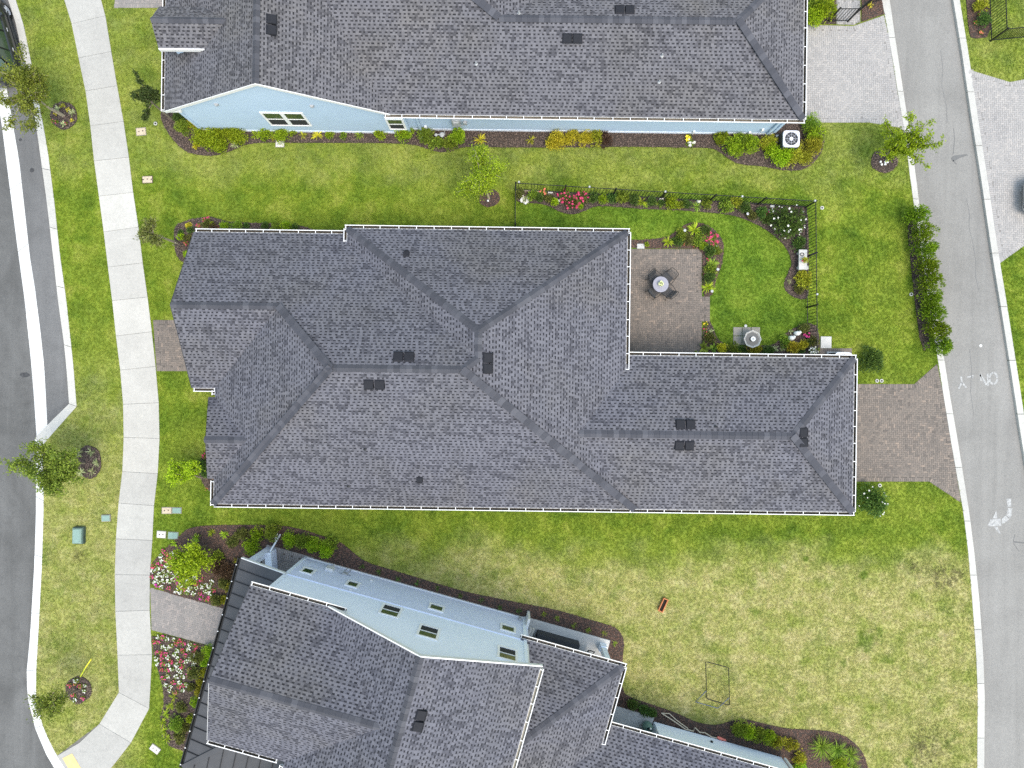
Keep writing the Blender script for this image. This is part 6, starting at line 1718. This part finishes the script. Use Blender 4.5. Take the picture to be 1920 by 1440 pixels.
# outdoor kitchen, grill chair and cushions under the covered patio
def bbeam(name, a, b, w, h_, m, par):
    mb = MB(); mb.beam(B(*a), B(*b), w, h_); return obj(name, mb, M[m], par)
r_ = empty('patio_sofa', B(5.6, -11.75, .1), 'long dark covered sofa on the white covered patio', 'sofa')
bbeam('cover', (4.45, -11.75, .42), (6.55, -11.75, .42), .95, .62, 'charcoal', r_); bbeam('cover_fold', (4.55, -12.1, .78), (6.5, -12.1, .78), .22, .12, 'charcoal', r_); bbeam('cover_edge', (5.6, -11.28, .40), (5.6, -12.2, .76), .012, .02, 'seam', r_)
r_ = empty('folding_chair', B(7.0, -11.7, .1), 'black framed folding chair beside the covered sofa', 'chair')
for q in ((6.75, 7.0), (7.12, 7.3)):
    mb = MB(); mb.tube([B(q[0], -12.15, .12), B(q[1], -11.35, .85)], .022, 6); obj('frame_leg', mb, M['black'], r_)
mb = MB(); mb.tube([B(7.0, -11.35, .85), B(7.3, -11.35, .85)], .022, 6); mb.tube([B(6.72, -11.85, .45), B(7.2, -11.45, .45)], .02, 6); obj('cross_bar', mb, M['black'], r_)
bbeam('seat', (6.85, -11.75, .5), (7.2, -11.75, .5), .4, .04, 'grey_metal', r_)
for i in range(2):
    mb = MB(); mb.tube([B(4.08 + .12 * i, -11.15, .55), B(4.06 + .12 * i, -11.6, .55)], .07, 8); obj('rolled_cushion', mb, M['boxwhite'], label=f'{("left", "right")[i]} rolled white cushion beside the covered sofa', cat='cushion', group='rolled cushions')
r_ = empty('side_cabinet', B(4.1, -11.9, .1), 'black cabinet tucked under the patio eave by the wall', 'cabinet')
bbeam('cabinet_box', (3.9, -11.75, .4), (4.3, -11.75, .4), .4, .6, 'black', r_)
# white bench-like baluster beside the porch end
r_ = empty('porch_railing', B(-9.1, -10.6, .1), 'pale blue railing post at the open end of the metal porch roof', 'railing')
mb = MB(); mb.beam(B(-9.1, -10.95, .5), B(-8.75, -11.9, .5), .2, .9); obj('rail_panel', mb, M['lavender'], r_)
mb = MB(); mb.beam(B(-9.1, -10.95, .97), B(-8.75, -11.9, .97), .3, .06); obj('cap_rail', mb, M['paleblue'], r_)
mb = MB(); mb.tube([B(-9.05, -10.9, .8), B(-9.02, -10.4, .25), B(-9.0, -10.2, .06)], .04, 6); obj('down_pipe', mb, M['paleblue'], r_)

# ------------------------------------------------------------------ road markings, stains
wp = plain('road_paint', (.6, .6, .58), .8)
def worn(name):
    m, nt, b = mat(name); n = N(nt)
    c = n.mix(n.ramp(n.noise(9, 5, .75), [(.4, 0.0), (.62, 1.0)]), (.42, .42, .41), (.23, .23, .226)); n.link(c, b.inputs['Base Color']); b.inputs['Roughness'].default_value = .85
    return m
WPT = worn('worn_road_paint')
def flat(name, polys, parent, m, z=ROADZ + .005):
    mb = MB()
    for q in polys:
        w = [P2(a, b, z) for a, b in q]
        n_ = len(w); ar = sum(w[i][0] * w[(i + 1) % n_][1] - w[(i + 1) % n_][0] * w[i][1] for i in range(n_))
        if ar < 0: w = w[::-1]
        mb.add([(x, y, z) for x, y in w], [tuple(range(n_))])
    return obj(name, mb, m, parent)
def stroke(a, b, w):
    d = Vector((b[0] - a[0], b[1] - a[1])).normalized(); s = Vector((-d.y, d.x)) * w / 2
    return [(a[0] + s.x, a[1] + s.y), (b[0] + s.x, b[1] + s.y), (b[0] - s.x, b[1] - s.y), (a[0] - s.x, a[1] - s.y)]
x, y = P2(1835, 712); r_ = empty('road_lettering', (x, y, ROADZ), 'worn white word ONLY painted upside down on the alley', 'road marking')
def ring(cx, cy, rx, ry, w, a0, a1):
    k = 8; o_ = []; i_ = []
    for q in range(k + 1):
        a = math.radians(a0 + (a1 - a0) * q / k); o_.append((cx + rx * math.cos(a), cy + ry * math.sin(a))); i_.append((cx + (rx - w) * math.cos(a), cy + (ry - w) * math.sin(a)))
    return o_ + i_[::-1]
flat('letter_o', [ring(1862.5, 709.5, 9.2, 12.2, 3.8, a, a + 82) for a in (4, 94, 184, 274)], r_, WPT)
flat('letter_n', [stroke((1851.5, 700), (1853, 724), 3.6), stroke((1838, 702), (1850, 722), 4.0), stroke((1838, 701), (1839.5, 714), 2.6)], r_, WPT)
flat('letter_l', [stroke((1813, 707.5), (1825.5, 704.5), 3.0), stroke((1823.6, 706), (1824.2, 709), 2.4)], r_, WPT)
flat('letter_y', [stroke((1802, 706), (1803.5, 717), 3.4), stroke((1803.5, 717), (1797.5, 729), 3.4), stroke((1804.5, 718), (1812, 727), 3.2)], r_, WPT)
x, y = P2(1875, 970); r_ = empty('road_arrow', (x, y, ROADZ), 'worn white turn arrow painted on the alley', 'road marking')
flat('arrow_head', [[(1852, 985), (1857, 974), (1876, 972), (1877.5, 986), (1856, 987)], [(1861, 972), (1868, 957), (1870, 972)], [(1864, 988), (1870, 987), (1877, 1002), (1872, 999)]], r_, WPT)
flat('arrow_tail', [[(1878, 973), (1886, 966), (1892, 974), (1883, 981), (1878, 982)], [(1887, 965), (1890, 952), (1898, 953), (1897, 966), (1893, 973)], [(1887, 935), (1896, 935), (1896, 950), (1889, 950)]], r_, WPT)
x, y = P2(1842, 648); mb = MB(); mb.lathe((x, y, ROADZ), [(.075, 0), (.07, .008), (0, .009)], 14); obj('survey_marker', mb, wp, label='small round white marker on the alley above the lettering', cat='marker')
r_ = empty('asphalt_cracks', (*P2(1800, 295), ROADZ), 'dark sealed crack and patch in the alley near the upper right tree', 'crack')
flat('crack', [stroke((1788, 240), (1790, 262), 1.0), stroke((1790, 262), (1787, 290), 1.2), stroke((1787, 300), (1793, 308), 1.2)], r_, M['tar'])
flat('patch', [[(1783, 297), (1788, 292), (1812, 289), (1816, 291), (1800, 296), (1791, 301), (1787, 304)]], r_, M['tar'])
r_ = empty('asphalt_cracks', (*P2(1905, 1020), ROADZ), 'small dark crack in the alley at the lower right edge', 'crack')
flat('crack', [stroke((1901, 1016), (1920, 1018), 2.4), stroke((1903, 1002), (1900, 1016), 1.0), stroke((1900, 1018), (1910, 1033), 1.2)], r_, M['tar'])
hl = plain('hairline_crack', (.178, .178, .175), .9)
for k_, (pts_, lab_) in enumerate((([(1812, 372), (1818, 400), (1817, 425), (1824, 455), (1830, 490), (1829, 515), (1836, 548)], 'long hairline crack in the alley beside the hedge'), ([(1818, 655), (1822, 690), (1820, 735), (1826, 780)], 'short hairline crack in the alley beside the lettering'), ([(1764, 95), (1768, 130), (1766, 160), (1775, 200), (1776, 230)], 'hairline crack in the alley near the pale driveway'))):
    o = flat('asphalt_crack', [stroke(a, b, .8) for a, b in zip(pts_[:-1], pts_[1:])], None, hl); tagit(o, lab_, 'crack', 'hairline cracks')
for px, py, s, lab in ((60, 319, 4.6, 'dark round oil stain on the parking lane'), (46, 703, 8, 'dark smudge on the street beside the white strip'), (38, 262, 3.4, 'small oil drips on the parking lane')):
    rr = random.Random(px); pts = [(px + s * rr.uniform(.75, 1.1) * math.cos(i * .628) * (1.3 if s > 7 else 1), py + s * rr.uniform(.75, 1.1) * math.sin(i * .628) * (.6 if s > 7 else 1)) for i in range(10)]
    o = flat('oil_stain', [pts], None, M['oil'], ROADZ + .004); tagit(o, lab, 'stain')

# ------------------------------------------------------------------ cars
def car(loc, head, paint, label, glassm):
    """crossover: x forward, y left; every part its own mesh"""
    co, si = math.cos(head), math.sin(head)
    def Wd(p): return (loc[0] + p[0] * co - p[1] * si, loc[1] + p[0] * si + p[1] * co, loc[2] + p[2])
    r_ = empty('parked_car', loc, label, 'car')
    # stations: x, half width, sill z, belt z
    ST = [(-2.25, .62, .45, .82), (-2.20, .80, .36, .95), (-1.9, .90, .30, 1.0), (-1.0, .925, .27, .99), (0.0, .93, .26, .97), (.85, .925, .27, .94), (1.2, .915, .28, .92), (1.8, .88, .30, .84), (2.15, .76, .36, .74), (2.25, .58, .45, .62)]
    mb = MB(); V = []; n_ = len(ST); k = 10
    for x, w, z0, z1 in ST:
        m_ = (z0 + z1) / 2
        for yy, zz in ((-w * .9, z0), (-w, z0 + .12), (-w, m_), (-w * .985, z1 - .12), (-w * .90, z1), (w * .90, z1), (w * .985, z1 - .12), (w, m_), (w, z0 + .12), (w * .9, z0)): V.append(Wd((x, yy, zz)))
    F_ = [(i * k + j, i * k + (j + 1) % k, (i + 1) * k + (j + 1) % k, (i + 1) * k + j) for i in range(n_ - 1) for j in range(k)]
    F_ += [tuple(range(k - 1, -1, -1)), tuple((n_ - 1) * k + j for j in range(k))]
    mb.add(V, F_); body = obj('body', mb, paint, r_, smooth=True)
    # roof and greenhouse
    rz_, rw = 1.58, .62
    gh = [(-2.05, .80, .99), (-1.55, rw, rz_ - .06), (-.6, rw + .02, rz_), (.25, rw, rz_ - .02), (1.05, .80, .945)]
    mb = MB(); V = [Wd((x, s * w, z)) for x, w, z in gh[1:4] for s in (-1, 1)] + [Wd((x, s * (w + .03), z - .05)) for x, w, z in gh[1:4] for s in (-1, 1)]
    mb.add(V, [(0, 1, 3, 2), (2, 3, 5, 4), (0, 2, 8, 6), (2, 4, 10, 8), (1, 7, 9, 3), (3, 9, 11, 5), (0, 6, 7, 1), (4, 5, 11, 10)]); obj('roof', mb, paint, r_)
    def pane(name, q): m2 = MB(); m2.add([Wd(p) for p in q], [tuple(range(len(q)))]); return obj(name, m2, glassm, r_)
    zb = .99
    pane('windshield', [(1.05, -.78, .95), (1.05, .78, .95), (.27, rw + .02, rz_ - .06), (.27, -rw - .02, rz_ - .06)])
    pane('rear_window', [(-2.05, .76, 1.0), (-2.05, -.76, 1.0), (-1.57, -rw - .02, rz_ - .1), (-1.57, rw + .02, rz_ - .1)])
    for s in (-1, 1):
        yb0, yt = s * .845, s * (rw + .035)
        for a, b, ta, tb in ((.95, .02, .22, .02), (-.04, -.95, -.04, -.95), (-1.01, -1.85, -1.01, -1.5)):
            pane('side_window', [(a, yb0, zb - .02), (b, yb0, zb), (tb, yt, rz_ - .09), (ta, yt, rz_ - .09)])
        for xx in (0.0, -.98):
            m2 = MB(); m2.beam(Wd((xx, s * .85, zb)), Wd((xx - .01, s * (rw + .04), rz_ - .06)), .06, .03); obj('pillar', m2, M['black'], r_)
        for xx in (.15, -.85):
            m2 = MB(); m2.beam(Wd((xx - .1, s * .935, .80)), Wd((xx + .08, s * .935, .80)), .03, .025); obj('door_handle', m2, M['grey_metal'], r_)
        m2 = MB(); m2.beam(Wd((1.35, s * .94, .36)), Wd((-1.4, s * .94, .36)), .04, .1); obj('side_skirt', m2, M['charcoal'], r_)
        m2 = MB(); m2.beam(Wd((.75, s * .93, 1.0)), Wd((.78, s * 1.09, 1.03)), .12, .14); obj('mirror', m2, paint, r_)
        m2 = MB(); m2.beam(Wd((2.0, s * .62, .70)), Wd((2.1, s * .40, .69)), .22, .12); obj('headlight', m2, M['whitestone'], r_)
        m2 = MB(); m2.beam(Wd((-2.19, s * .72, .86)), Wd((-2.24, s * .46, .86)), .10, .14); obj('tail_light', m2, plain('lamp_red', (.6, .03, .02), .3), r_)
        for xx in (1.38, -1.38):
            c = Wd((xx, s * .84, .34)); ax = Vector((-si, co, 0)) * s
            wh = empty('x', c); wh.name = 'wheel'; WLOC[wh.name] = c; wh.parent = r_; wh.location = tuple(a - b for a, b in zip(c, loc))
            C = Vector(c); e1 = Vector((co, si, 0)); e2 = Vector((0, 0, 1))
            m2 = MB(); sg = 22; prof = [(.22, -.11), (.32, -.11), (.345, -.08), (.345, .08), (.32, .11), (.225, .115)]
            V = [C + ax * h_ + (e1 * math.cos(2 * math.pi * q / sg) + e2 * math.sin(2 * math.pi * q / sg)) * rr_ for rr_, h_ in prof for q in range(sg)]
            m2.add(V, [(i * sg + q, i * sg + (q + 1) % sg, (i + 1) * sg + (q + 1) % sg, (i + 1) * sg + q) for i in range(5) for q in range(sg)]); obj('tyre', m2, M['black'], wh)
            m2 = MB()
            for q in range(5):
                a = q * 1.2566; d = e1 * math.cos(a) + e2 * math.sin(a); m2.beam(C + ax * .10 + d * .03, C + ax * .085 + d * .225, .075, .03, up=tuple(ax))
            V = [C + ax * h_ + (e1 * math.cos(2 * math.pi * q / sg) + e2 * math.sin(2 * math.pi * q / sg)) * rr_ for rr_, h_ in ((.235, .10), (.205, .10), (.2, .03)) for q in range(sg)]
            m2.add(V, [(i * sg + q, i * sg + (q + 1) % sg, (i + 1) * sg + (q + 1) % sg, (i + 1) * sg + q) for i in range(2) for q in range(sg)]); obj('rim', m2, M['acwhite'], wh)
    m2 = MB(); m2.beam(Wd((2.2, -.5, .52)), Wd((2.2, .5, .52)), .1, .2); obj('grille', m2, M['black'], r_)
    m2 = MB(); m2.beam(Wd((2.245, -.45, .60)), Wd((2.245, .45, .60)), .05, .04); obj('grille_bar', m2, M['acwhite'], r_)
    for s in (-1, 1):
        m2 = MB(); m2.beam(Wd((.2, s * .56, rz_ + .03)), Wd((-1.4, s * .58, rz_ + .0)), .04, .04); obj('roof_rail', m2, M['grey_metal'], r_)
carpaint = plain('grey_car_paint', (.042, .045, .047), .22, .4, var=.06, spec=.6)
carwhite = plain('silver_car_paint', (.55, .56, .58), .25, .2, var=.04, spec=.6)
x, y = P2(0, 84); d = Vector(P2(16, 0)) - Vector(P2(55, 132))
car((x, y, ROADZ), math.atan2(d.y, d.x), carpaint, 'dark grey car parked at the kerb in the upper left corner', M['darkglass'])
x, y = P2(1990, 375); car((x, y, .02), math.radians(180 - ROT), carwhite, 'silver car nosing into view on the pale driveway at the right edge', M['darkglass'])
